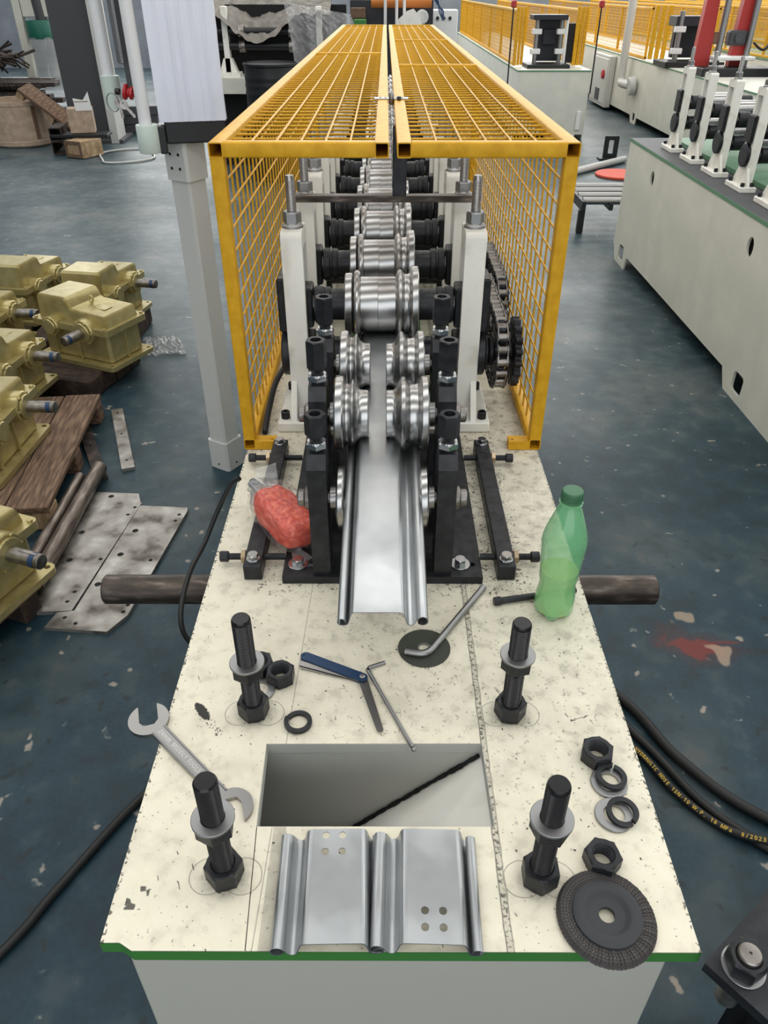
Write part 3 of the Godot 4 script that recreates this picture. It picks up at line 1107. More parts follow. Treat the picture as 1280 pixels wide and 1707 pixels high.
# one cast upright with its foot, bearing blocks, stud and bolts; s is -1 for the left one of a pair, +1 for the right
func upright(t: Node3D, s: float, x: float, body: Material, tall := 0.405, both_blocks := true, outer := 1.0) -> void:
	var m := mb(Vector3(x, 0, 0), Basis(Vector3(0, 0, 1), Vector3(0, 1, 0), Vector3(-1, 0, 0)))
	m.extrude(_upright_side(tall), -0.0205, 0.0205, [round_rect(-0.027, 0.085, 0.027, tall - 0.033, 0.008, 3)], 40.0)
	var col := part(m, "upright", body, t)
	m = mb(Vector3(x + s * outer * 0.012, 0, 0))
	m.box(Vector3(0, 0.012, 0), Vector3(0.075, 0.024, 0.19), 0.003)
	part(m, "foot", body, col)
	m = mb(Vector3(x + s * outer * 0.014, 0, 0), Basis(Vector3(0, 0, 1), Vector3(0, 1, 0), Vector3(-1, 0, 0)))
	m.extrude(PackedVector2Array([Vector2(-0.092, 0.024), Vector2(0.092, 0.024), Vector2(0.044, 0.1), Vector2(-0.044, 0.1)]), -0.006, 0.006)
	part(m, "gusset", body, col)
	for z in [-0.072, 0.072]:
		for dx in [-0.002, 0.034]:
			if dx < 0.0:
				socket_bolt(col, Vector3(x - s * outer * 0.010, 0.024, z), 0.0095, 0.016)
			else:
				socket_bolt(col, Vector3(x + s * outer * dx, 0.024, z), 0.0095, 0.016)
	m = mb(Vector3(x, 0, 0))
	m.box(Vector3(-s * outer * 0.004, 0.250, 0), Vector3(0.058, 0.082, 0.053), 0.003)
	part(m, "bearing_block", M.black_oxide, col)
	m = mb(Vector3(x, 0, 0))
	m.box(Vector3(-s * outer * 0.004, 0.147, 0), Vector3(0.058, 0.082, 0.053), 0.003)
	part(m, "bearing_block", M.black_oxide, col)
	m = mb(Vector3(x + s * outer * 0.0205, 0.147, 0))
	m.lathe([Vector2(0.050, 0.0), Vector2(0.050, 0.0135), Vector2(0.047, 0.016), Vector2(0, 0.016)], 32, Transform3D(Basis(Vector3(0, s * outer, 0), Vector3(s * outer, 0, 0), Vector3(0, 0, -1)), Vector3()))
	part(m, "bearing_cap", M.black_oxide, col)
	if both_blocks:
		m = mb(Vector3(x, 0, 0))
		m.box(Vector3(s * outer * 0.028, 0.258, 0), Vector3(0.018, 0.112, 0.074), 0.004)
		part(m, "bearing_block", M.black_oxide, col)
	# stud with its flanged nut
	m = mb(Vector3(x, tall, 0))
	m.lathe([Vector2(0.0092, -0.1), Vector2(0.0092, 0.088), Vector2(0.0078, 0.094), Vector2(0, 0.095)], 16)
	for k in 20:
		m.lathe([Vector2(0.0090, 0.030 + k * 0.0028), Vector2(0.0098, 0.0313 + k * 0.0028), Vector2(0.0090, 0.0326 + k * 0.0028)], 12)
	part(m, "stud", M.steel, col)
	m = mb(Vector3(x, tall, 0))
	m.hexrows([["c", 0.021, 0.0], ["c", 0.021, 0.004], ["c", 0.0165, 0.008], ["h", 0.0155, 0.010], ["h", 0.0155, 0.027], ["c", 0.0150, 0.030], ["c", 0.009, 0.030]])
	part(m, "stud_nut", M.zinc, col)


func _upright_side(tall: float) -> PackedVector2Array:
	var o := PackedVector2Array([Vector2(-0.045, 0.02), Vector2(0.045, 0.02)])
	for k in 5:
		var a := deg_to_rad(90.0 * k / 4)
		o.append(Vector2(0.033 + cos(a) * 0.012, tall - 0.012 + sin(a) * 0.012))
	for k in 5:
		var a := deg_to_rad(90.0 + 90.0 * k / 4)
		o.append(Vector2(-0.033 + cos(a) * 0.012, tall - 0.012 + sin(a) * 0.012))
	return o


func sprocket(at: Vector3, r: float, width: float, teeth := 17) -> MB:
	var m := mb(at, Basis(Vector3(0, 0, 1), Vector3(0, 1, 0), Vector3(-1, 0, 0)))
	var p := PackedVector2Array()
	for k in teeth * 8:
		var a := TAU * k / (teeth * 8)
		var w := cos(a * teeth)
		p.append(Vector2(cos(a), sin(a)) * (r + 0.0065 * clampf(w * 1.3, -1.0, 1.0)))
	m.extrude(p, -width * 0.5, width * 0.5, [], 60.0)
	return m


func mill() -> void:
	var t := thing("mill_stand", "", "mill stand", V(-0.018, 0, -1.525), 0.0, "mill stands under the yellow guard")
	t.set_meta("stem", "mill_stand")
	upright(t, -1.0, -0.178, M.cream_cast)
	upright(t, 1.0, 0.178, M.cream_cast)
	# upper shaft
	var m := mb(Vector3(0, 0.25, 0))
	m.cyl(Vector3(-0.172, 0, 0), Vector3(0.172, 0, 0), 0.0175, 24, 0.001)
	part(m, "upper_shaft", M.steel, t)
	for s in [-1.0, 1.0]:
		m = mb(Vector3(0.0, 0.25, 0))
		var a: float = s * 0.138
		var b: float = s * (0.079 if s < 0 else 0.0705)
		m.cyl(Vector3(a, 0, 0), Vector3(b, 0, 0), 0.0315, 32, 0.0015)
		part(m, "spacer", M.black_oxide, t)
		m = mb(Vector3(0.0, 0.25, 0))
		m.cyl(Vector3(s * 0.142, 0, 0), Vector3(s * 0.126, 0, 0), 0.037, 32, 0.002)
		part(m, "clamp_ring", M.black_oxide, t)
		m = mb(Vector3(0.0, 0.25, 0))
		m.cyl(Vector3(s * 0.122, 0, 0), Vector3(s * 0.108, 0, 0), 0.0355, 32, 0.002)
		part(m, "clamp_ring", M.black_oxide, t)
		m = mb(Vector3(0.0, 0.147, 0))
		m.cyl(Vector3(s * 0.165, 0, 0), Vector3(s * 0.07, 0, 0), 0.0315, 28, 0.002)
		part(m, "lower_spacer", M.black_oxide, t)
	var roll := [Vector2(0, -0.079), Vector2(0.0600, -0.079), Vector2(0.0625, -0.077), Vector2(0.0625, -0.0645), Vector2(0.0600, -0.0635), Vector2(0.0565, -0.0625), Vector2(0.0600, -0.0615), Vector2(0.0662, -0.0590), Vector2(0.0680, -0.0555), Vector2(0.0675, -0.0515), Vector2(0.0650, -0.0485), Vector2(0.0590, -0.0470), Vector2(0.0552, -0.0462), Vector2(0.0552, -0.012), Vector2(0.0548, -0.0115), Vector2(0.0552, -0.011), Vector2(0.0552, 0.0235), Vector2(0.0590, 0.0250), Vector2(0.0655, 0.0275), Vector2(0.0688, 0.0310), Vector2(0.0695, 0.0335), Vector2(0.0685, 0.0360), Vector2(0.0645, 0.0390), Vector2(0.0610, 0.0420), Vector2(0.0600, 0.0455), Vector2(0.0605, 0.0490), Vector2(0.0630, 0.0525), Vector2(0.0690, 0.0550), Vector2(0.0745, 0.0562), Vector2(0.0760, 0.0580), Vector2(0.0760, 0.0685), Vector2(0.0735, 0.0705), Vector2(0, 0.0705)]
	part(spun(roll, Vector3(0, 0.25, 0)), "upper_roll", M.polished_steel, t)
	var low := [Vector2(0, -0.07), Vector2(0.030, -0.07), Vector2(0.034, -0.06), Vector2(0.0255, -0.056), Vector2(0.0255, -0.052), Vector2(0.042, -0.045), Vector2(0.0445, -0.042), Vector2(0.0445, 0.02), Vector2(0.042, 0.024), Vector2(0.026, 0.031), Vector2(0.026, 0.037), Vector2(0.035, 0.044), Vector2(0.032, 0.056), Vector2(0, 0.056)]
	part(spun(low, Vector3(0, 0.147, 0), 36), "lower_roll", M.polished_steel, t)
	m = mb(Vector3(0.0, 0.147, 0))
	m.cyl(Vector3(0.165, 0, 0), Vector3(0.292, 0, 0), 0.019, 20, 0.001)
	m.cyl(Vector3(0.202, 0, 0), Vector3(0.222, 0, 0), 0.034, 24, 0.002)
	m.cyl(Vector3(0.224, 0, 0), Vector3(0.234, 0, 0), 0.031, 24, 0.002)
	part(m, "drive_shaft", M.black_oxide, t)
	part(sprocket(Vector3(0.246, 0.147, 0), 0.067, 0.013), "sprocket", M.black_oxide, t)
	part(sprocket(Vector3(0.280, 0.147, 0), 0.067, 0.014), "sprocket", M.black_oxide, t)
	var words := ["nearest mill stand behind the straightening stand, polished rolls between two cream uprights", "second mill stand behind the front one, polished rolls under the dark cross bar", "third mill stand back, polished rolls partly hidden by the dark cross bar", "fourth mill stand back under the front of the yellow guard top", "fifth mill stand back, seen through the yellow wire top", "sixth mill stand back, seen small through the wire top"]
	tag(t, words[0])
	for k in range(1, 16):
		var c := dup(t, V(-0.018, 0, -1.525 - 0.275 * k), 0.0, words[k] if k < 6 else "mill stand far back under the yellow wire mesh, seen only through the wires")
	# dark cross bar lying across the second pair of uprights, with its hanging post
	m = mb()
	m.box(Vector3(-0.018, 0.412, -1.738), Vector3(0.385, 0.014, 0.024), 0.001)
	var cb := thing("cross_bar", "dark cross bar over the second pair of cream uprights, with upright post", "bracket", V(0, 0, 0))
	part(m, "bar", M.dark_bar, cb)
	m = mb()
	m.box(Vector3(0.0155, 0.487, -1.738), Vector3(0.030, 0.136, 0.024), 0.001)
	part(m, "post", M.black_oxide, cb)
	# green bed plate between the uprights
	m = mb()
	m.box(Vector3(-0.018, 0.012, -3.74), Vector3(0.20, 0.024, 4.45), 0.002)
	single(m, "bed_strip", M.green_paint, "green painted bed strip on the bench top under the polished mill rolls", "bed plate", V(0, 0, 0))
	# short black hose behind the first left foot
	m = mb()
	m.tube(curve([V(-0.272, 0.008, -1.415), V(-0.270, 0.03, -1.49), V(-0.262, 0.055, -1.57), V(-0.245, 0.06, -1.66), V(-0.235, 0.03, -1.74), V(-0.235, 0.008, -1.80)]), 0.0065, 10)
	single(m, "hose", M.black_rubber, "short black hose arching from the bench top beside the nearest left upright foot", "hose")


# rolled section of the shutter slat; mirrored for the running strip
func slat_left() -> Array:
	var o := arc_pts(Vector2(-0.0565, 0.0074), 0.0066, 330.0, 60.0, 16)
	o += [Vector2(-0.0495, 0.0095), Vector2(-0.0470, 0.0045), Vector2(-0.0450, 0.0018), Vector2(-0.0430, 0.0008), Vector2(-0.0400, 0.0008), Vector2(-0.0380, 0.0022), Vector2(-0.0362, 0.0065), Vector2(-0.0345, 0.0135), Vector2(-0.0330, 0.0180), Vector2(-0.0312, 0.0203), Vector2(-0.0290, 0.0213), Vector2(-0.026, 0.0216)]
	return o


func slat_right() -> Array:
	var o := [Vector2(0.026, 0.0216), Vector2(0.0288, 0.0213), Vector2(0.0306, 0.0200), Vector2(0.0322, 0.0170), Vector2(0.0338, 0.0110), Vector2(0.0352, 0.0050), Vector2(0.0368, 0.0018), Vector2(0.0395, 0.0006)]
	o += arc_pts(Vector2(0.0440, 0.0056), 0.0050, 262.0, 540.0, 14)
	return o


func strip() -> void:
	var prof := []
	var a := slat_left() + slat_right()
	for k in range(a.size() - 1, -1, -1):
		prof.append(Vector2(-a[k].x, a[k].y))
	var m := mb(V(-0.0245, 0, 0))
	# z, widening, height: the slat sinks a little once it has left the last rollers
	m.sheet(prof, 0.0011, [[-5.8, 1.12, 0.172], [-1.6, 1.12, 0.172], [-1.30, 1.08, 0.172], [-1.12, 1.05, 0.1695], [-1.03, 1.03, 0.1655], [-0.92, 1.015, 0.159], [-0.80, 1.005, 0.150], [-0.683, 1.0, 0.141]])
	single(m, "metal_strip", M.galvanised, "long galvanised slat strip with rolled edges running out of the polished rollers", "metal strip")


func sq_tube(a: Vector3, b: Vector3, w: float, wall := 0.002) -> MB:
	var d := (b - a).normalized()
	var up := Vector3(0, 1, 0) if absf(d.y) < 0.9 else Vector3(0, 0, 1)
	var x := up.cross(d).normalized()
	var m := mb(a, Basis(x, d.cross(x), d))
	m.extrude(round_rect(-w / 2, -w / 2, w / 2, w / 2, 0.0028, 2), 0.0, a.distance_to(b), [round_rect(-w / 2 + wall, -w / 2 + wall, w / 2 - wall, w / 2 - wall, 0.0014, 1)], 50.0)
	return m


func guards() -> void:
	var w := 0.024
	var z0 := -1.356
	var z1 := -6.04
	var wire_r := 0.0021
	for s in [-1.0, 1.0]:
		var left: bool = s < 0
		var t := thing("mesh_guard", ("left" if left else "right") + " half of yellow mesh guard over the mill, " + ("beside the pale grey control post" if left else "beside the chain and sprockets"), "guard", V(0, 0, 0))
		var xo: float = s * 0.295
		var xi: float = -0.0207 if left else 0.0167
		part(sq_tube(Vector3(xo, 0.569, z1), Vector3(xo, 0.569, z0), w), "top_rail", M.yellow, t)
		part(sq_tube(Vector3(xi, 0.569, z1), Vector3(xi, 0.569, z0), w), "centre_rail", M.yellow, t)
		part(sq_tube(Vector3(xo, 0.013, z1), Vector3(xo, 0.013, z0), w), "bottom_rail", M.yellow, t)
		for z in [z0 - 0.0125, -2.90, -4.45, z1 + 0.0125]:
			part(sq_tube(Vector3(xo, 0.025, z), Vector3(xo, 0.557, z), w), "post", M.yellow, t)
		for z in ([z0 - 0.0125, -3.415, z1 + 0.0125] if left else [z0 - 0.0125, -2.876, -4.285, z1 + 0.0125]):
			part(sq_tube(Vector3(minf(xo, xi) + 0.012, 0.569, z), Vector3(maxf(xo, xi) - 0.012, 0.569, z), w), "cross_rail", M.yellow, t)
		# wires: one shared mesh per length
		var span := absf(xo - xi) - w
		var cross := wire_mesh(span, wire_r)
		var long := wire_mesh(z0 - z1 - 0.05, wire_r)
		var tall := wire_mesh(0.533, wire_r)
		var n := int((z0 - z1 - 0.06) / 0.0494)
		for k in n:
			var z := z0 - 0.048 - 0.0494 * k
			put(cross, "wire", M.yellow, t, Transform3D(Basis(Vector3(0, 1, 0), Vector3(1, 0, 0), Vector3(0, 0, -1)), Vector3((xo + xi) * 0.5, 0.5715, z)))
			put(tall, "wire", M.yellow, t, Transform3D(Basis(), Vector3(xo - s * 0.002, 0.291, z - 0.012)))
		for k in range(1, 6):
			var x := lerpf(xo - s * w * 0.5, xi + s * w * 0.5, k / 6.0)
			put(long, "wire", M.yellow, t, Transform3D(Basis(Vector3(1, 0, 0), Vector3(0, 0, 1), Vector3(0, -1, 0)), Vector3(x, 0.5755, (z0 + z1) * 0.5)))
		for k in range(1, 13):
			put(long, "wire", M.yellow, t, Transform3D(Basis(Vector3(1, 0, 0), Vector3(0, 0, 1), Vector3(0, -1, 0)), Vector3(xo - s * 0.0062, 0.025 + 0.041 * k, (z0 + z1) * 0.5)))
		# mounting tab on the bench
		var m := mb()
		m.plate(rect(xo - s * 0.012, z0, xo - s * 0.054, z0 - 0.026), 0.001, 0.020, [MB.circle(Vector2(xo - s * 0.046, z0 - 0.010), 0.0028, 10)])
		part(m, "mounting_tab", M.yellow, t)
	# latch joining the two centre rails
	var l := thing("latch", "small zinc latch joining the two yellow centre rails over the gap", "latch", V(0, 0.581, -1.94))
	for x in [-0.0207, 0.0167]:
		var m := mb()
		m.box(Vector3(x + signf(x) * 0.003, 0.0012, 0), Vector3(0.034, 0.0024, 0.030), 0.0006)
		var p := part(m, "strap", M.zinc, l)
		for dx in [-0.006, 0.006]:
			m = mb()
			m.lathe([Vector2(0.0028, 0.0), Vector2(0.0022, 0.0014), Vector2(0, 0.0018)], 10, Transform3D(Basis(), Vector3(x + dx, 0.0024, 0.0)))
			part(m, "rivet", M.zinc, p)
	var mk := mb()
	mk.lathe([Vector2(0.005, -0.012), Vector2(0.0065, 0.0), Vector2(0.0065, 0.009), Vector2(0.004, 0.013), Vector2(0, 0.014)], 16, Transform3D(Basis(), Vector3(-0.001, 0, 0)))
	part(mk, "pin", M.dull_steel, l)
	mk = mb()
	mk.box(Vector3(0.0155, 0.004, 0.026), Vector3(0.009, 0.008, 0.016), 0.001)
	part(mk, "stop", M.black_plastic, l)


func wire_mesh(l: float, r: float) -> ArrayMesh:
	var m := mb()
	m.cyl(Vector3(0, -l / 2, 0), Vector3(0, l / 2, 0), r, 6)
	return m.done()


func chains() -> void:
	var pitch := 0.0254
	var link := []
	for k in 2:
		var m := mb()
		var off: float = 0.0098 if k == 0 else 0.0126
		for s in [-1.0, 1.0]:
			var p := PackedVector2Array()
			for q in 6:
				var a := deg_to_rad(90.0 + 36.0 * q)
				p.append(Vector2(cos(a), sin(a)) * 0.0105)
			p.append(Vector2(pitch * 0.5, -0.0085))
			for q in 6:
				var a := deg_to_rad(-90.0 + 36.0 * q)
				p.append(Vector2(pitch + cos(a) * 0.0105, sin(a) * 0.0105))
			p.append(Vector2(pitch * 0.5, 0.0085))
			m.extrude(p, s * off - 0.0012, s * off + 0.0012)
		if k == 0:
			for x in [0.0, pitch]:
				m.cyl(Vector3(x, 0, -0.0088), Vector3(x, 0, 0.0088), 0.0078, 12)
		else:
			for x in [0.0, pitch]:
				m.cyl(Vector3(x, 0, -0.0162), Vector3(x, 0, 0.0162), 0.0036, 8)
		link.append(m.done())
	var where := ["round the nearest sprocket beside the first cream upright", "from the second shaft back to the third, outermost", "between third and fourth shafts, close to the uprights", "between fourth and fifth shafts, far back behind the mesh", "between fifth and sixth shafts, furthest back behind the mesh"]
	for c in 5:
		var t := thing("drive_chain", "dark roller drive chain " + where[c], "chain", V(0.228 if c % 2 == 0 else 0.262, 0.147, -1.525 - 0.275 * c), 0.0, "drive chains of the mill")
		var r := 0.069
		var d := 0.275
		var n := 38
		var total := 2 * d + TAU * r
		var at := func(u: float) -> Vector3:
			u = fposmod(u, total)
			if u < d:
				return Vector3(0, r, -u)
			u -= d
			if u < PI * r:
				return Vector3(0, cos(u / r) * r, -d - sin(u / r) * r)
			u -= PI * r
			if u < d:
				return Vector3(0, -r, -d + u)
			u -= d
			return Vector3(0, -cos(u / r) * r, sin(u / r) * r)
		for k in n:
			var a: Vector3 = at.call(total * k / n)
			var b: Vector3 = at.call(total * (k + 1) / n)
			var x := (b - a).normalized()
			var zax := Vector3(1, 0, 0)
			put(link[k % 2], "chain_link", M.dull_steel if k % 2 == 0 else M.black_oxide, t, Transform3D(Basis(x, zax.cross(x), zax), a))


func tools() -> void:
	var m := mb()
	# open-ended spanner: outline in millimetres, made by union and difference
	var a := Vector2(-323.4, -649.6)
	var b := Vector2(-192.3, -522.6)
	var d := (b - a).normalized()
	var n := Vector2(-d.y, d.x)
	var body := PackedVector2Array([a + n * 10.0 + d * 14, b + n * 9.0 - d * 12, b - n * 9.0 - d * 12, a - n * 10.0 + d * 14])
	var outline: PackedVector2Array = body
	for e in 2:
		var c := a if e == 0 else b
		var dir := (-d if e == 0 else d).rotated(deg_to_rad(28.0))
		var rr := 26.0 if e == 0 else 24.0
		var head := PackedVector2Array()
		for k in 40:
			var t := TAU * k / 40
			var p := Vector2(cos(t) * rr * 1.02, sin(t) * rr)
			head.append(c + dir * p.x + Vector2(-dir.y, dir.x) * p.y)
		outline = Geometry2D.merge_polygons(outline, head)[0]
		var wdt := 12.0 if e == 0 else 10.5
		var nn := Vector2(-dir.y, dir.x)
		var slot := PackedVector2Array([c + dir * 40 + nn * wdt, c - dir * 4 + nn * wdt, c - dir * 11 + nn * (wdt * 0.55), c - dir * 11 - nn * (wdt * 0.55), c - dir * 4 - nn * wdt, c + dir * 40 - nn * wdt])
		outline = Geometry2D.clip_polygons(outline, slot)[0]
	var pm := PackedVector2Array()
	for p in outline:
		pm.append(p * 0.001)
	var t0 := thing("spanner", "polished double open-ended spanner lying slanted, its left jaw hanging over the bench edge", "spanner", V(0, 0, 0))
	m.plate(pm, 0.0005, 0.0065, [], 30.0)
	part(m, "body", M.steel, t0)
	# raised rims along the handle and raised letters between them
	for s in [-1.0, 1.0]:
		m = mb()
		var p0: Vector2 = (a + d * 24 + n * s * 8.2) * 0.001
		var p1: Vector2 = (b - d * 22 + n * s * 7.4) * 0.001
		m.tube([Vector3(p0.x, 0.0065, p0.y), Vector3(p1.x, 0.0065, p1.y)], 0.0014, 6)
		part(m, "rim", M.zinc, t0)
	var mid := (a + d * 72) * 0.001
	lettering("24mm  MIDDLY TOOLS", 0.0060, Transform3D(Basis(Vector3(d.x, 0, d.y), Vector3(d.y, 0, -d.x), Vector3(0, 1, 0)), Vector3(mid.x, 0.0065, mid.y)), M.bright_letters, t0)
	# feeler gauge
	var f := thing("feeler_gauge", "blue-handled feeler gauge opened in a fan of grey blades near the small hex key", "gauge", V(0, 0, 0))
	var piv := Vector2(-0.0459, -0.7222)
	for s in [[0.0052, 0.0067], [0.0008, 0.0020]]:
		m = mb()
		m.plate(_leaf(Vector2(-0.1345, -0.7655), piv, 0.0075, 0.0075), s[0], s[1], [MB.circle(Vector2(-0.1305, -0.7635), 0.0017, 8)], 40.0)
		part(m, "handle", M.blue_handle, f)
	for q in [[Vector2(-0.1365, -0.7505), 0.0044], [Vector2(-0.1345, -0.7535), 0.0036], [Vector2(-0.1355, -0.7470), 0.0028], [Vector2(-0.0198, -0.6305), 0.0036]]:
		m = mb()
		m.plate(_leaf(q[0], piv, 0.0044, 0.0066), q[1], q[1] + 0.0005, [], 40.0)
		part(m, "blade", M.steel, f)
	m = mb(Vector3(piv.x, 0.0067, piv.y))
	m.hexrows([["h", 0.0036, 0.0], ["h", 0.0036, 0.002], ["c", 0.002, 0.003], ["c", 0.0, 0.003]], Transform3D(), 24)
	part(m, "pivot", M.zinc, f)
	# hex keys
	m = mb()
	var pts := curve([Vector3(-0.0145, 0.0031, -0.7528), Vector3(-0.0300, 0.0031, -0.7462), Vector3(-0.0372, 0.0031, -0.7425), Vector3(-0.0372, 0.0031, -0.7365), Vector3(-0.0340, 0.0031, -0.7285), Vector3(0.0205, 0.0031, -0.6075)], 5)
	m.tube(pts, 0.0030, 6)
	m.cyl(Vector3(0.0203, 0.0031, -0.608), Vector3(0.0209, 0.0031, -0.6066), 0.0019, 8)
	m.lathe(arc_pts(Vector2(0, 0), 0.0033, -90.0, 90.0, 8), 12, Transform3D(Basis(), Vector3(0.0218, 0.0033, -0.6045)))
	single(m, "hex_key", M.zinc, "thin ball-ended hex key beside the blue feeler gauge, its tip over the opening", "hex key", V(0, 0, 0))
	m = mb()
	pts = curve([Vector3(0.0145, 0.0075, -0.7712), Vector3(0.0300, 0.0075, -0.7672), Vector3(0.0420, 0.0075, -0.7670), Vector3(0.0520, 0.0075, -0.7745), Vector3(0.0640, 0.0075, -0.7925), Vector3(0.1425, 0.0058, -0.9140)], 6)
	m.tube(pts, 0.0056, 6)
	single(m, "hex_key", M.zinc, "thick bright hex key lying across the dark thin cutting disc", "hex key", V(0, 0, 0))
	# cutting disc
	var cd := thing("cutting_disc", "thin dark grey-green cutting disc lying under the thick hex key", "disc", V(0.0425, 0, -0.7837))
	m = mb()
	m.plate(MB.circle(Vector2(), 0.038, 56), 0.0003, 0.0016, [MB.circle(Vector2(), 0.008, 18)], 30.0)
	part(m, "abrasive", M.abrasive, cd)
	m = mb()
	m.lathe([Vector2(0.0096, 0.0016), Vector2(0.0096, 0.0019), Vector2(0.0080, 0.0019), Vector2(0.0080, 0.0002)], 24)
	part(m, "bore_ring", M.zinc, cd)
	# flap disc, back up
	var fd := thing("flap_disc", "round black flap grinding disc lying back up at the front right bench corner", "disc", V(0.2137, 0.0, -0.3962))
	m = mb()
	m.lathe([Vector2(0.0083, 0.0045), Vector2(0.0083, 0.0090), Vector2(0.0175, 0.0092), Vector2(0.0190, 0.0096), Vector2(0.0225, 0.0125), Vector2(0.0250, 0.0135), Vector2(0.0330, 0.0132), Vector2(0.0350, 0.0125), Vector2(0.0352, 0.0112)], 48)
	m.lathe([Vector2(0.0083, 0.0038), Vector2(0.0355, 0.0038), Vector2(0.0355, 0.0112), Vector2(0.0352, 0.0112)], 48)
	part(m, "backing_plate", M.disc_black, fd)
	var flap := MB.new()
	flap.box(Vector3(0.0412, 0.0080, 0), Vector3(0.0125, 0.0011, 0.0072))
	flap.xf = Transform3D(Basis(Vector3(0, 0, 1), -1.05), Vector3(0.0474, 0.0080, 0))
	flap.box(Vector3(0.0028, 0, 0), Vector3(0.0058, 0.0011, 0.0068))
	var fm := flap.done()
	for k in 76:
		var ang := TAU * k / 76
		put(fm, "flap", M.flap, fd, Transform3D(Basis(Vector3(0, 1, 0), ang) * Basis(Vector3(1, 0, 0), -0.30), Vector3(0, 0.0003 * (k % 3), 0)))
	# black rod with a headed end behind the bottle
	m = mb()
	m.cyl(Vector3(0.1545, 0.0065, -0.8786), Vector3(0.166, 0.0065, -0.881), 0.0068, 14, 0.0008)
	m.cyl(Vector3(0.166, 0.0065, -0.881), Vector3(0.2875, 0.0065, -0.9063), 0.0052, 12, 0.0006)
	single(m, "socket_screw", M.black_oxide, "long black socket screw lying on the bench behind the green bottle", "screw", V(0, 0, 0))
	bottle()
	samples()
	bundle()


func _leaf(tip: Vector2, root: Vector2, r_tip: float, r_root: float) -> PackedVector2Array:
	var d := (root - tip).normalized()
	var n := Vector2(-d.y, d.x)
	var o := PackedVector2Array()
	for k in 9:
		var t := PI * k / 8
		o.append(tip + d * r_tip + (n * cos(t) - d * sin(t)) * r_tip)
	for k in 9:
		var t := PI * k / 8
		o.append(root + (-n * cos(t) + d * sin(t)) * r_root)
	return o


# raised lettering: x of the frame is the reading direction, y the height of the letters, z off the surface
func lettering(text: String, height: float, frame: Transform3D, mt: Material, parent: Node, called := "lettering") -> MeshInstance3D:
	var tm := TextMesh.new()
	var font := SystemFont.new()
	font.font_names = PackedStringArray(["Droid Sans"])
	font.font_weight = 700
	tm.font = font
	tm.text = text
	tm.font_size = 32
	tm.pixel_size = height / 23.0
	tm.depth = 0.0004
	tm.curve_step = 2.0
	return put(tm, called, mt, parent, frame)


func bottle() -> void:
	var t := thing("bottle", "half-full green plastic drink bottle with dark green cap at the right bench edge", "bottle", V(0.2437, 0, -0.8640))
	var prof := [Vector2(0.0, 0.010), Vector2(0.012, 0.004), Vector2(0.022, 0.0005), Vector2(0.0270, 0.004), Vector2(0.0298, 0.012), Vector2(0.0302, 0.024), Vector2(0.0296, 0.036), Vector2(0.0278, 0.048), Vector2(0.0270, 0.057), Vector2(0.0272, 0.064), Vector2(0.0285, 0.071), Vector2(0.0282, 0.0735), Vector2(0.0288, 0.076), Vector2(0.0300, 0.100), Vector2(0.0312, 0.118), Vector2(0.0309, 0.1205), Vector2(0.0316, 0.1235), Vector2(0.0325, 0.134), Vector2(0.0320, 0.143), Vector2(0.0290, 0.156), Vector2(0.0235, 0.174), Vector2(0.0180, 0.190), Vector2(0.0142, 0.200), Vector2(0.0135, 0.204), Vector2(0.0135, 0.212), Vector2(0.0, 0.212)]
	var m := mb()
	var n := 60
	m.g += 1
	# petal foot: the wall waves round the lowest part
	for i in prof.size() - 1:
		for k in n:
			var q := []
			for e in [[i, k], [i + 1, k], [i + 1, k + 1], [i, k + 1]]:
				var v: Vector2 = prof[e[0]]
				var a: float = TAU * (e[1] % n) / n
				var low := clampf(1.0 - v.y / 0.030, 0.0, 1.0)
				var r := v.x * (1.0 - 0.10 * low * (0.5 + 0.5 * cos(a * 5.0)))
				var y := v.y + 0.007 * low * (0.5 + 0.5 * cos(a * 5.0)) * clampf(v.x / 0.02, 0.0, 1.0)
				q.append(Vector3(cos(a) * r, y, sin(a) * r))
			m.quad(q[0], q[1], q[2], q[3], m.g)
	var body := part(m, "body", M.bottle_green, t)
	m = mb()
	m.lathe([Vector2(0, 0.011), Vector2(0.02, 0.006), Vector2(0.0262, 0.011), Vector2(0.0286, 0.024), Vector2(0.0282, 0.036), Vector2(0.0264, 0.048), Vector2(0.0256, 0.057), Vector2(0.0258, 0.064), Vector2(0.027, 0.072), Vector2(0.0276, 0.084), Vector2(0.0, 0.084)], 36)
	part(m, "drink", M.drink, t)
	m = mb()
	m.lathe([Vector2(0.0165, 0.2025), Vector2(0.0165, 0.2045), Vector2(0.0145, 0.2050)], 30)
	part(m, "neck_ring", M.bottle_green, t)
	m = mb()
	m.lathe([Vector2(0.0145, 0.2062), Vector2(0.0152, 0.2066), Vector2(0.0152, 0.2085), Vector2(0.0148, 0.2090), Vector2(0.0151, 0.2095), Vector2(0.0149, 0.2215), Vector2(0.0136, 0.2235), Vector2(0.0, 0.2238)], 40)
	for k in 40:
		var a := TAU * k / 40
		m.box(Vector3(cos(a) * 0.01505, 0.2155, sin(a) * 0.01505), Vector3(0.0006, 0.0105, 0.0006))
	part(m, "cap", M.cap_green, t)


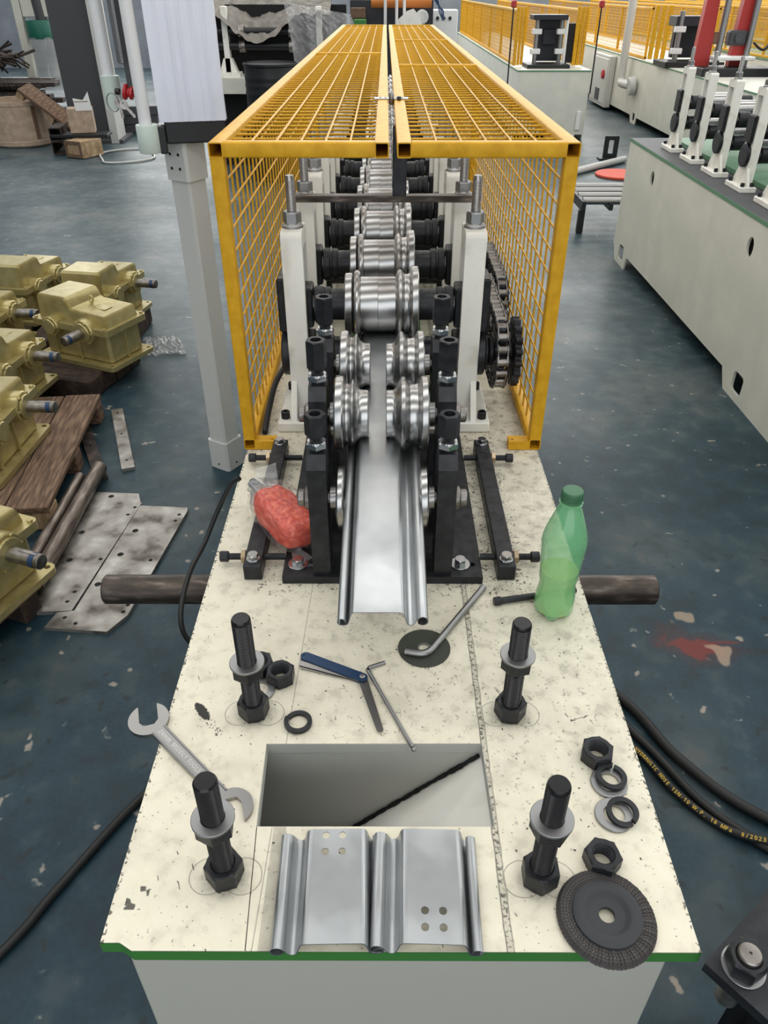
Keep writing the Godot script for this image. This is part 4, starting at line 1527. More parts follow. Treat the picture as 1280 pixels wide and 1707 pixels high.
func samples() -> void:
	for k in 2:
		var t := thing("slat_sample", ["left slat sample of the hooked pair, four holes at its far end", "right slat sample of the hooked pair, four holes at its near end"][k], "slat sample", V([-0.0648, 0.0338][k], 0.0, -0.3605), deg_to_rad([1.0, -1.6][k]))
		var m := mb()
		var st := [[-0.1225, 1.0, 0.0008], [0.0, 1.0, 0.0008]]
		m.sheet(slat_left(), 0.0011, st)
		m.sheet(slat_right(), 0.0011, st)
		var hs := []
		for x in ([-0.0125, 0.0058] if k == 0 else [-0.0085, 0.0098]):
			for z in ([-0.1150, -0.0960] if k == 0 else [-0.0325, -0.0160]):
				hs.append(MB.circle(Vector2(x, z), 0.0041, 16))
		m.plate(rect(-0.026, -0.1225, 0.026, 0.0), 0.02185, 0.02295, hs)
		part(m, "profile", M.galvanised, t)


# a lumpy closed body: half sizes, squareness, lumps
func blob(half: Vector3, square: float, lumps: float, sd: int, freq: float, nu := 36, nv := 20, frame := Transform3D()) -> MB:
	var m := MB.new()
	m.xf = frame
	var ns := noise(freq, sd, 3)
	var row := []
	for j in nv + 1:
		var v := PI * (float(j) / nv - 0.5)
		var line := []
		for i in nu:
			var u := TAU * i / nu
			var d := Vector3(_sp(cos(v), square) * _sp(cos(u), square), _sp(sin(v), square), _sp(cos(v), square) * _sp(sin(u), square))
			var p := Vector3(d.x * half.x, d.y * half.y, d.z * half.z)
			var amp := 1.0 + lumps * ns.get_noise_3d(p.x, p.y, p.z)
			line.append(p * amp)
		row.append(line)
	m.g = 1
	for j in nv:
		for i in nu:
			var i1 := (i + 1) % nu
			m.quad(row[j][i], row[j + 1][i], row[j + 1][i1], row[j][i1], 1)
	return m


func _sp(x: float, e: float) -> float:
	return signf(x) * pow(absf(x), e)


func bundle() -> void:
	var t := thing("wrapped_tool", "orange hand control in a clear plastic bag lying over the left black bar", "wrapped tool", V(-0.1860, 0.051, -1.045))
	var ax := Vector3(0.075, -0.014, 0.104).normalized()
	var up := Vector3(0.12, 1.0, 0.02)
	up = (up - ax * up.dot(ax)).normalized()
	var fr := Transform3D(Basis(ax, up, ax.cross(up)), Vector3())
	part(blob(Vector3(0.066, 0.029, 0.034), 0.5, 0.10, 5, 20.0, 44, 24, fr), "body", M.orange, t)
	part(blob(Vector3(0.0755, 0.036, 0.041), 0.6, 0.16, 9, 40.0, 64, 36, fr), "bag", M.clear_film, t)
	# gathered neck of the bag
	var m := mb()
	m.xf = fr
	var ns := noise(40.0, 3, 2)
	m.g = 1
	for j in 8:
		for i in 28:
			var q := []
			for e in [[j, i], [j + 1, i], [j + 1, i + 1], [j, i + 1]]:
				var u: float = e[0] / 8.0
				var a: float = TAU * (e[1] % 28) / 28.0
				var r := lerpf(0.030, 0.012, smoothstep(0.0, 0.8, u)) * (1.0 + 0.22 * cos(a * 7.0 + u * 3.0)) + 0.010 * u * (0.5 + 0.5 * cos(a - 0.6))
				q.append(Vector3(-0.052 - 0.045 * u, sin(a) * r * 0.8 + 0.004 * u, cos(a) * r))
			m.quad(q[0], q[3], q[2], q[1], 1)
	part(m, "bag_neck", M.milky_film, t)
	m = mb()
	m.xf = fr
	m.cyl(Vector3(-0.080, 0.0, 0.0), Vector3(-0.115, -0.004, 0.0), 0.0105, 18, 0.001, 0.009)
	part(m, "cable_gland", M.black_rubber, t)
	# crumpled tails of the bag
	for k in 2:
		m = mb()
		m.xf = fr
		var rr := RandomNumberGenerator.new()
		rr.seed = 30 + k
		var o: Vector3 = [Vector3(-0.078, 0.006, -0.022), Vector3(0.066, -0.020, 0.014)][k]
		var grid := []
		for j in 6:
			var line := []
			for i in 5:
				var dir := -1.0 if k == 0 else 1.0
				line.append(o + Vector3(dir * 0.008 * j, 0.005 * rr.randf_range(-1, 1) + (0.004 * j if k == 0 else -0.002 * j), (i - 2) * (0.005 + 0.0016 * j)))
			grid.append(line)
		m.g = 1
		for j in 5:
			for i in 4:
				m.quad(grid[j][i], grid[j + 1][i], grid[j + 1][i + 1], grid[j][i + 1], 1)
		part(m, "bag_tail", M.milky_film, t)


func nut_mesh(af: float, bore: float, h: float, frame := Transform3D()) -> MB:
	var m := MB.new()
	var r := af * 0.5
	m.hexrows([["c", bore, 0.0], ["c", r * 0.97, 0.0], ["h", r, h * 0.09], ["h", r, h * 0.91], ["c", r * 0.97, h], ["c", bore + 0.0015, h], ["c", bore, h - 0.0015], ["c", bore, 0.0]], frame)
	for k in 6:
		m.lathe([Vector2(bore + 0.0002, h * (k + 1) / 7.0 + 0.0008), Vector2(bore - 0.0009, h * (k + 1) / 7.0), Vector2(bore + 0.0002, h * (k + 1) / 7.0 - 0.0008)], 32, frame)
	return m


func hardware() -> void:
	var lv := [[-0.1878, -0.6651, 0.0745, 0.170, 0.3, "standing behind the opening beside two loose nuts"], [0.1504, -0.6638, 0.0895, 0.1645, 0.9, "standing in front of the green bottle"], [-0.187, -0.4417, 0.0860, 0.168, 1.3, "standing by the spanner jaw"], [0.1519, -0.439, 0.0905, 0.1675, 0.5, "standing beside the flap disc"]]
	for b in lv:
		var t := thing("levelling_bolt", "black threaded bolt with raised washer, " + b[5], "bolt", V(b[0], 0, b[1]), b[4], "four black levelling bolts")
		var m := MB.new()
		var pr := [Vector2(0, 0.001), Vector2(0.0108, 0.001)]
		var y := 0.004
		while y < b[3] - 0.004:
			pr.append(Vector2(0.0105, y))
			pr.append(Vector2(0.0120, y + 0.0012))
			pr.append(Vector2(0.0120, y + 0.0016))
			y += 0.0029
		pr += [Vector2(0.0116, b[3] - 0.0022), Vector2(0.0104, b[3]), Vector2(0, b[3])]
		m.lathe(pr, 28, Transform3D(), 25.0)
		part(m, "threaded_rod", M.black_steel, t)
		part(nut_mesh(0.036, 0.0118, 0.027), "base_nut", M.black_oxide, t)
		part(nut_mesh(0.036, 0.0118, 0.019, Transform3D(Basis(Vector3(0, 1, 0), 0.35), Vector3(0, b[2], 0))), "upper_nut", M.black_oxide, t)
		m = MB.new()
		m.lathe([Vector2(0.0125, b[2] + 0.019), Vector2(0.0215, b[2] + 0.019), Vector2(0.0220, b[2] + 0.0195), Vector2(0.0220, b[2] + 0.0220), Vector2(0.0214, b[2] + 0.0226), Vector2(0.0125, b[2] + 0.0226), Vector2(0.0125, b[2] + 0.019)], 40)
		part(m, "flat_washer", M.zinc, t)
	for q in [[0.2486, -0.594, 0.2, "furthest in the row on the right bench edge"], [0.2228, -0.4565, 0.75, "touching the flap disc"], [-0.1592, -0.7235, 0.5, "lying by the rear left bolt, its bore in full view"], [-0.1905, -0.7405, 0.9, "half hidden behind the rear left bolt"]]:
		single(nut_mesh(0.036, 0.0112, 0.020), "hex_nut", M.black_oxide, "loose black nut " + q[3], "nut", V(q[0], 0, q[1]), q[2], "loose black nuts")
	for q in [[0.2560, -0.5575, "under the split ring next to the far black nut"], [0.2512, -0.5140, "under the split ring nearer to the flap disc"], [-0.1868, -0.7035, "behind the foot of the rear left bolt"]]:
		var m := MB.new()
		m.lathe([Vector2(0.0125, 0.0004), Vector2(0.0215, 0.0004), Vector2(0.0220, 0.0008), Vector2(0.0220, 0.0032), Vector2(0.0214, 0.0038), Vector2(0.0125, 0.0038), Vector2(0.0125, 0.0004)], 40)
		single(m, "flat_washer", M.zinc, "loose zinc flat washer " + q[2], "washer", V(q[0], 0, q[1]), 0.0, "loose flat washers")
	for q in [[0.2592, -0.5620, 0.0040, 1.15, 0.0, "on the washer next to the far black nut"], [0.2602, -0.5150, 0.0034, -1.05, -0.09, "sliding off the washer nearer to the flap disc"], [-0.1278, -0.6465, 0.0004, 2.6, 0.0, "alone on the bench left of the opening"]]:
		var m := MB.new()
		m.xf = Transform3D(Basis(Vector3(0, 0, 1), q[4]), Vector3())
		m.g = 1
		# a split ring of square wire that climbs a little
		var n := 44
		for k in n:
			var c := []
			for e in 2:
				var u := float(k + e) / n
				var a := u * (TAU - 0.12)
				var lift := 0.0030 * u
				var row := []
				for w in [[0.0125, 0.0], [0.0183, 0.0], [0.0183, 0.0045], [0.0125, 0.0045]]:
					row.append(Vector3(cos(a) * w[0], w[1] + lift, sin(a) * w[0]))
				c.append(row)
			for w in 4:
				m.quad(c[0][w], c[0][(w + 1) % 4], c[1][(w + 1) % 4], c[1][w], 10 + w)
			if k == 0:
				m.quad(c[0][0], c[0][3], c[0][2], c[0][1])
			if k == n - 1:
				m.quad(c[1][0], c[1][1], c[1][2], c[1][3])
		single(m, "spring_washer", M.black_oxide, "black split spring washer " + q[5], "spring washer", V(q[0], q[2], q[1]), q[3], "black spring washers")


func control_post() -> void:
	var t := thing("control_post", "pale grey control post standing on the floor left of the yellow guard", "control post", Vector3(-0.630, 0, -2.52))
	var sect := PackedVector2Array()
	for p in [Vector2(-0.040, -0.033), Vector2(-0.033, -0.040), Vector2(0.033, -0.040), Vector2(0.040, -0.033), Vector2(0.040, 0.033), Vector2(0.033, 0.040), Vector2(-0.033, 0.040), Vector2(-0.040, 0.033)]:
		sect.append(p.rotated(deg_to_rad(31.5)))
	var m := mb()
	m.plate(sect, 0.10, 1.06)
	part(m, "column", M.pale_grey, t)
	var big := PackedVector2Array()
	for p in sect:
		big.append(p * 1.18)
	m = mb()
	m.plate(big, 0.0, 0.118)
	var b := part(m, "base_sleeve", M.pale_grey, t)
	for a in [1.02, -0.55]:
		m = mb(Vector3(0, 0.022, 0), Basis(Vector3(0, 1, 0), a))
		m.cyl(Vector3(0, 0, 0.045), Vector3(0, 0, 0.0485), 0.004, 10)
		part(m, "bolt", M.black_plastic, b)
	m = mb()
	m.plate(big, 1.04, 1.150)
	b = part(m, "head_bracket", M.pale_grey, t)
	for q in [[-0.016, 1.075], [0.018, 1.075], [-0.016, 1.115], [0.018, 1.115]]:
		m = mb(Vector3(0, q[1], 0), Basis(Vector3(0, 1, 0), deg_to_rad(-31.5)))
		m.cyl(Vector3(q[0], 0, 0.045), Vector3(q[0], 0, 0.0487), 0.0045, 12)
		part(m, "bolt", M.black_plastic, b)
	# control cabinet under white protective film, black skirting below
	var yaw := deg_to_rad(14.0)
	var cab := thing("control_cabinet", "white film-wrapped control cabinet with black lower edge on the pale grey post", "control cabinet", Vector3(-0.595, 1.150, -2.545), yaw)
	m = mb()
	m.box(Vector3(0, 0.030, 0), Vector3(0.176, 0.06, 0.19), 0.004)
	part(m, "black_base", M.black_plastic, cab)
	m = mb(Vector3(-0.098, 0.0, 0.085))
	m.box(Vector3(0, 0.012, 0), Vector3(0.022, 0.074, 0.034), 0.003)
	part(m, "black_corner", M.black_plastic, cab)
	m = mb()
	# film face with its long creases
	var ns := noise(35.0, 8, 3)
	m.g = 1
	var nx := 44
	var ny := 24
	for side in 2:
		for i in nx:
			for j in ny:
				var q := []
				for e in [[i, j], [i + 1, j], [i + 1, j + 1], [i, j + 1]]:
					var u: float = float(e[0]) / nx
					var v: float = float(e[1]) / ny
					var crease := 0.0
					for c in [0.16, 0.33, 0.49, 0.66, 0.83]:
						crease += 0.0045 * exp(-pow((u - c - 0.012 * sin(v * 5.0 + c * 20.0)) / 0.012, 2.0))
					crease += 0.0012 * ns.get_noise_2d(u * 0.25, v * 0.4)
					if side == 0:
						q.append(Vector3(lerpf(-0.100, 0.090, u), 0.058 + 0.6 * v, 0.098 + crease))
					else:
						q.append(Vector3(0.090 + crease, 0.058 + 0.6 * v, lerpf(0.098, -0.095, u)))
				m.quad(q[0], q[1], q[2], q[3], 1 + side)
	m.box(Vector3(-0.005, 0.358, 0), Vector3(0.188, 0.6, 0.19))
	part(m, "film_wrapped_body", M.film_white, cab)
	# operator side: panel, pipes, sockets, stop button with keys
	var op := thing("operator_panel", "operator panel with two white upright pipes and red stop button", "control panel", Vector3(-0.735, 1.17, -2.46))
	m = mb()
	m.cyl(Vector3(0.024, 0.02, 0.030), Vector3(0.024, 0.68, 0.030), 0.0180, 24)
	part(m, "front_pipe", M.white_paint, op)
	m = mb()
	m.cyl(Vector3(-0.090, 0.13, -0.07), Vector3(-0.090, 0.74, -0.07), 0.0180, 24)
	part(m, "rear_pipe", M.white_paint, op)
	m = mb(Vector3(0.028, -0.042, 0.032))
	m.lathe([Vector2(0, 0.0), Vector2(0.031, 0.0), Vector2(0.0325, 0.003), Vector2(0.0325, 0.072), Vector2(0.031, 0.075), Vector2(0.022, 0.074), Vector2(0.0, 0.073)], 32)
	part(m, "pipe_socket", M.mint, op)
	m = mb(Vector3(-0.086, 0.062, -0.07))
	m.lathe([Vector2(0, 0.0), Vector2(0.026, 0.0), Vector2(0.026, 0.085), Vector2(0.017, 0.087), Vector2(0, 0.087)], 28)
	part(m, "pipe_socket", M.mint, op)
	m = mb(Vector3(-0.012, 0.36, -0.045), Basis(Vector3(0, 1, 0), deg_to_rad(-62.0)))
	m.box(Vector3(0, 0, 0), Vector3(0.105, 0.52, 0.02), 0.003)
	var pl := part(m, "panel_plate", M.dark_grey, op)
	for k in 3:
		m = mb(Vector3(-0.024, 0.33, -0.040), Basis(Vector3(0, 1, 0), deg_to_rad(-62.0)))
		m.box(Vector3(-0.022 + 0.02 * k, 0.0, 0.013), Vector3(0.007, 0.30, 0.012), 0.002)
		part(m, "chrome_slide", M.zinc, pl)
	var stop := mb(Vector3(-0.004, 0.108, 0.0), Basis(Vector3(0, 0, 1), deg_to_rad(78.0)))
	stop.lathe([Vector2(0.008, -0.03), Vector2(0.008, 0.0), Vector2(0.017, 0.002), Vector2(0.017, 0.009), Vector2(0.012, 0.012), Vector2(0.012, 0.016), Vector2(0.020, 0.019), Vector2(0.0215, 0.023), Vector2(0.020, 0.027), Vector2(0, 0.029)], 28)
	part(stop, "stop_button", M.red_button, op)
	m = mb(Vector3(-0.040, 0.114, 0.012))
	m.cyl(Vector3(0, 0, 0), Vector3(-0.012, 0.002, 0), 0.009, 14, 0.001)
	part(m, "key_lock", M.black_plastic, op)
	var keys := thing("key_ring", "small silver keys on a ring hanging by the red stop button", "keys", Vector3(-0.786, 1.280, -2.444))
	m = mb()
	var ring := []
	for k in 25:
		var a := TAU * k / 24
		ring.append(Vector3(-0.012 + cos(a) * 0.017, -0.022 + sin(a) * 0.024, 0.004 * sin(a)))
	m.tube(ring, 0.0016, 8)
	part(m, "ring", M.zinc, keys)
	for k in 2:
		m = mb(Vector3(0.004 + 0.016 * k, -0.022 - 0.006 * k, 0.004 * k), Basis(Vector3(0, 0, 1), 0.12 + 0.55 * k) * Basis(Vector3(0, 1, 0), 0.3))
		var kp := PackedVector2Array()
		for q in 14:
			var a := deg_to_rad(-60.0 + 300.0 * q / 13.0)
			kp.append(Vector2(cos(a) * 0.0115, sin(a) * 0.013))
		kp.append_array(PackedVector2Array([Vector2(-0.0035, -0.013), Vector2(-0.0035, -0.040), Vector2(0.0, -0.043), Vector2(0.0035, -0.040), Vector2(0.0048, -0.034), Vector2(0.0034, -0.031), Vector2(0.0048, -0.026), Vector2(0.0035, -0.013)]))
		m.extrude(kp, -0.001, 0.001, [MB.circle(Vector2(0, 0.005), 0.003, 10)])
		part(m, "key", M.dull_steel, keys)


func gearbox_proto() -> Node3D:
	var t := thing("gear_reducer", "", "gearbox", Vector3(), 0.0, "gold painted gear reducers on pallets")
	t.set_meta("stem", "gear_reducer")
	var g: Material = M.gold_paint
	# local x along the long side, z towards the shaft side
	var m := mb()
	var holes := []
	for x in [-0.205, 0.205]:
		for z in [-0.125, 0.125]:
			holes.append(MB.circle(Vector2(x, z), 0.009, 12))
	m.plate(round_rect(-0.225, -0.147, 0.225, 0.147, 0.022, 4), 0.0, 0.020, holes, 40.0)
	part(m, "base_flange", g, t)
	m = mb()
	m.box(Vector3(0, 0.090, 0), Vector3(0.385, 0.150, 0.215), 0.012)
	for x in [-0.12, 0.02]:
		m.box(Vector3(x, 0.09, 0.108), Vector3(0.010, 0.14, 0.016), 0.002)
	for s in [-1, 1]:
		m.box(Vector3(s * 0.193, 0.09, 0.0), Vector3(0.016, 0.14, 0.010), 0.002)
	part(m, "housing", g, t)
	m = mb()
	m.plate(round_rect(-0.222, -0.135, 0.222, 0.135, 0.020, 4), 0.160, 0.188, [], 40.0)
	var fl := part(m, "split_flange", g, t)
	for x in [-0.2, -0.07, 0.07, 0.2]:
		for z in [-0.122, 0.122]:
			m = mb(Vector3(x, 0.188, z))
			m.hexrows([["h", 0.0075, 0.0], ["h", 0.0075, 0.007], ["c", 0.006, 0.008], ["c", 0.0, 0.008]], Transform3D(), 24)
			part(m, "flange_bolt", g, fl)
	# stepped lid: tall over the big wheel on the left, low on the right
	m = mb(Vector3(0, 0, 0))
	var side := PackedVector2Array([Vector2(-0.200, 0.188), Vector2(0.200, 0.188), Vector2(0.192, 0.228), Vector2(0.184, 0.238), Vector2(0.015, 0.246), Vector2(0.002, 0.252), Vector2(-0.012, 0.285), Vector2(-0.026, 0.296), Vector2(-0.176, 0.296), Vector2(-0.188, 0.286)])
	# the edges are rounded: ever smaller outlines standing further out
	var mmside := PackedVector2Array()
	for v in side:
		mmside.append(v * 1000.0)
	for k in 6:
		var t6 := deg_to_rad(90.0 * k / 5.0)
		var ring6 := Geometry2D.offset_polygon(mmside, -13.0 * (1.0 - cos(t6)), Geometry2D.JOIN_ROUND)[0]
		var o6 := PackedVector2Array()
		for v in ring6:
			o6.append(Vector2(v.x, maxf(v.y, 188.0) if v.y > 215.0 else 188.0) * 0.001)
		m.extrude(o6, -0.091 - 0.013 * sin(t6), 0.091 + 0.013 * sin(t6), [], 35.0)
	part(m, "lid", g, t)
	m = mb()
	m.box(Vector3(0.10, 0.2425, 0.01), Vector3(0.08, 0.003, 0.05), 0.001)
	part(m, "name_plate", g, t)
	m = mb()
	var ring := []
	for k in 17:
		var a := TAU * k / 16
		ring.append(Vector3(0.035 + cos(a) * 0.012, 0.268 + sin(a) * 0.014, 0.0))
	m.tube(ring, 0.0045, 8)
	m.cyl(Vector3(0.035, 0.24, 0), Vector3(0.035, 0.255, 0), 0.006, 10)
	part(m, "lifting_eye", g, t)
	# bearing bosses and shaft
	for q in [[0.085, 0.165, 0.058, 1.0], [-0.105, 0.165, 0.045, 1.0], [0.085, 0.165, 0.05, -1.0]]:
		m = mb(Vector3(q[0], q[1], 0))
		var z0: float = q[3] * 0.10
		m.cyl(Vector3(0, 0, z0), Vector3(0, 0, q[3] * 0.142), q[2], 32, 0.004)
		m.cyl(Vector3(0, 0, q[3] * 0.142), Vector3(0, 0, q[3] * 0.152), q[2] * 0.8, 32, 0.003)
		var bs := part(m, "bearing_boss", g, t)
		for k in 6:
			var a := TAU * k / 6
			m = mb(Vector3(q[0] + cos(a) * q[2] * 0.86, q[1] + sin(a) * q[2] * 0.86, q[3] * 0.142))
			m.cyl(Vector3(), Vector3(0, 0, q[3] * 0.007), 0.0055, 8)
			part(m, "boss_bolt", g, bs)
	m = mb(Vector3(0.085, 0.165, 0))
	m.cyl(Vector3(0, 0, 0.15), Vector3(0, 0, 0.255), 0.0215, 24, 0.002)
	m.box(Vector3(0, 0.020, 0.215), Vector3(0.008, 0.006, 0.06), 0.001)
	var sh := part(m, "shaft", M.dull_steel, t)
	m = mb(Vector3(0.085, 0.165, 0))
	m.lathe([Vector2(0.0222, 0.0), Vector2(0.0222, 0.016)], 24, Transform3D(Basis(Vector3(1, 0, 0), Vector3(0, 0, 1), Vector3(0, -1, 0)), Vector3(0, 0, 0.225)))
	part(m, "blue_tape", M.blue_handle, sh)
	return t


func floor_left() -> void:
	var p := gearbox_proto()
	var spots := [
		[-1.384, 0.100, -3.365, -24.5, "gold gearbox facing front on the dark skid, its taped shaft pointing towards the camera"],
		[-1.470, 0.100, -3.835, 80.0, "gold gearbox behind the front-facing one, shaft pointing right at the back of the group"],
		[-1.905, 0.100, -3.95, 80.0, "gold gearbox at the back left of the group, cut by the picture edge"],
		[-1.915, 0.100, -3.38, 84.0, "gold gearbox left of the front-facing one, cut by the picture edge"],
		[-1.640, 0.100, -2.885, 82.0, "gold gearbox between the dark skid and the brown board pallet"],
		[-1.478, 0.105, -2.395, 88.0, "gold gearbox on the brown board pallet, shaft with blue tape pointing right"],
		[-1.200, 0.105, -1.575, 70.0, "nearest gold gearbox, beside the two holed steel plates"],
	]
	for k in spots.size():
		var s: Array = spots[k]
		var o: Node3D = p if k == 0 else dup(p, Vector3(), 0.0)
		o.position = Vector3(s[0], s[1], s[2])
		o.rotation.y = deg_to_rad(s[3])
		o.set_meta("label", s[4])
	# dark skid under the front-facing gearbox: thick beams side by side
	var sk := thing("skid", "dark stained timber skid under the front-facing gold gearbox", "pallet", Vector3(-1.47, 0, -3.30), deg_to_rad(-14.0))
	for k in 4:
		var m := mb()
		m.box(Vector3(0, 0.05, 0.15 - 0.112 * k), Vector3(0.40 - 0.012 * (k % 2), 0.096, 0.106), 0.008)
		part(m, "beam", M.dark_wood, sk)
	for q in [[-1.50, -3.83, 0.42], [-1.88, -3.66, 0.46], [-1.77, -2.88, 0.40]]:
		var s2 := thing("skid", "dark timber skid under " + ("the gearbox at the back of the group" if q[0] == -1.50 else ("the two gearboxes cut by the picture edge" if q[0] == -1.88 else "the gearbox between skid and brown pallet")), "pallet", Vector3(q[0], 0, q[1]))
		for k in (2 if q[0] == -1.77 else 3):
			var m := mb()
			m.box(Vector3(-0.14 + 0.14 * k, 0.05, 0), Vector3(0.10, 0.096, q[2] if q[0] != -1.88 else 0.9), 0.006)
			part(m, "beam", M.dark_wood, s2)
	# brown pallet
	var pl := thing("pallet", "brown plank pallet under the gold gearbox with the right-pointing shaft", "pallet", Vector3(-1.19, 0, -2.50), deg_to_rad(6.0))
	for k in 3:
		var m := mb()
		m.box(Vector3(-0.073 - 0.150 * k, 0.090, 0.0), Vector3(0.144, 0.022, 0.86 - 0.01 * (k % 2)), 0.003)
		part(m, "plank", M.old_wood, pl)
	for z in [-0.38, 0.02, 0.38]:
		var m := mb()
		m.box(Vector3(-0.21, 0.039, z), Vector3(0.42, 0.078, 0.075), 0.003)
		part(m, "bearer", M.pale_wood if z > 0.3 else M.old_wood, pl)
	var p2 := thing("pallet", "brown timber pallet under the nearest gold gearbox", "pallet", Vector3(-1.27, 0, -1.565), deg_to_rad(-20.0))
	for k in 3:
		var m := mb()
		m.box(Vector3(-0.13 + 0.13 * k, 0.090, 0), Vector3(0.12, 0.022, 0.40), 0.003)
		part(m, "plank", M.old_wood, p2)
	for z in [-0.15, 0.15]:
		var m := mb()
		m.box(Vector3(0, 0.039, z), Vector3(0.36, 0.078, 0.07), 0.003)
		part(m, "bearer", M.dark_wood, p2)
	# flat bars with holes
	for q in [[Vector2(-1.190, -2.955), Vector2(-1.002, -2.462), "straight flat steel bar with holes lying alone on the floor"], [Vector2(-1.300, -2.830), Vector2(-1.085, -2.395), "rusty flat steel bar with holes between the pallet and the round bars"]]:
		var a: Vector2 = q[0]
		var b: Vector2 = q[1]
		var d := (b - a).normalized()
		var n := Vector2(-d.y, d.x) * 0.024
		var l := a.distance_to(b)
		var hs := []
		for u in [0.08, 0.45, 0.88]:
			hs.append(MB.circle(a + d * l * u, 0.006, 10))
		var m := mb()
		m.plate(PackedVector2Array([a - n, b - n, b + n, a + n]), 0.001, 0.015, hs)
		single(m, "flat_bar", M.plate_steel if q[0].x > -1.25 else M.rust_scrap, q[2], "steel bar", Vector3(), 0.0, "flat bars on the floor")
	# two round bars lying on the first plate
	for q in [[Vector3(-1.152, 0.034, -2.372), Vector3(-1.132, 0.034, -1.72), 0.019, "thin bright round bar lying against the thick one, beside the pallet"], [Vector3(-1.094, 0.041, -2.425), Vector3(-1.078, 0.041, -1.74), 0.027, "thick dark round bar lying on the first holed plate"]]:
		var m := mb()
		m.cyl(q[0], q[1], q[2], 22, 0.002)
		single(m, "round_bar", M.bar_steel, q[3], "steel bar", Vector3(), 0.0, "round bars on the floor")
	# two cut plates
	var pa := PackedVector2Array([Vector2(-1.085, -2.300), Vector2(-0.915, -2.288), Vector2(-0.889, -2.222), Vector2(-0.945, -1.660), Vector2(-1.22, -1.640), Vector2(-1.17, -1.95)])
	var ha := []
	for c in [Vector2(-1.010, -2.27), Vector2(-0.905, -2.20), Vector2(-0.917, -2.155), Vector2(-1.045, -2.05), Vector2(-0.935, -1.905), Vector2(-1.035, -1.90), Vector2(-0.965, -1.745), Vector2(-0.972, -1.70)]:
		ha.append(MB.circle(c, 0.0105 if c.x < -0.98 else 0.0065, 12))
	var m1 := mb()
	m1.plate(pa, 0.0, 0.012, ha)
	single(m1, "steel_plate", M.plate_steel, "holed steel plate lying under the round bars, partly below the nearest gearbox", "steel plate", Vector3(), 0.0, "cut steel plates on the floor")
	var pb := PackedVector2Array([Vector2(-0.889, -2.212), Vector2(-0.7165, -2.199), Vector2(-0.7137, -2.177), Vector2(-0.773, -1.6414), Vector2(-0.8134, -1.5709), Vector2(-1.0008, -1.5878), Vector2(-0.985, -1.652), Vector2(-0.937, -1.660)])
	var hb := []
	for c in [Vector2(-0.737, -2.155), Vector2(-0.742, -2.118), Vector2(-0.865, -2.06), Vector2(-0.878, -1.93), Vector2(-0.772, -1.90), Vector2(-0.905, -1.78), Vector2(-0.785, -1.685), Vector2(-0.790, -1.655), Vector2(-0.955, -1.63), Vector2(-0.915, -1.605)]:
		hb.append(MB.circle(c, 0.0105 if c.x < -0.84 and c.y < -1.7 else 0.0065, 12))
	m1 = mb()
	m1.plate(pb, 0.0, 0.012, hb)
	single(m1, "steel_plate", M.plate_steel, "holed steel plate with clipped corner nearest to the bench, behind the bar end", "steel plate", Vector3(), 0.0, "cut steel plates on the floor")
	# crumpled clear film on the floor
	var fm := mb(Vector3(-1.165, 0.002, -3.67), Basis(Vector3(0, 1, 0), 0.3))
	var ns := noise(22.0, 6, 3)
	fm.g = 1
	for i in 20:
		for j in 20:
			var q := []
			for e in [[i, j], [i, j + 1], [i + 1, j + 1], [i + 1, j]]:
				var u: float = e[0] / 20.0 - 0.5
				var v: float = e[1] / 20.0 - 0.5
				q.append(Vector3(u * (0.20 + 0.05 * v), 0.012 + 0.016 * ns.get_noise_2d(u, v) , v * 0.24 + 0.05 * u))
			fm.quad(q[0], q[1], q[2], q[3])
	single(fm, "plastic_film", M.milky_film, "crumpled piece of clear plastic film on the floor right of the front-facing gearbox", "plastic film")


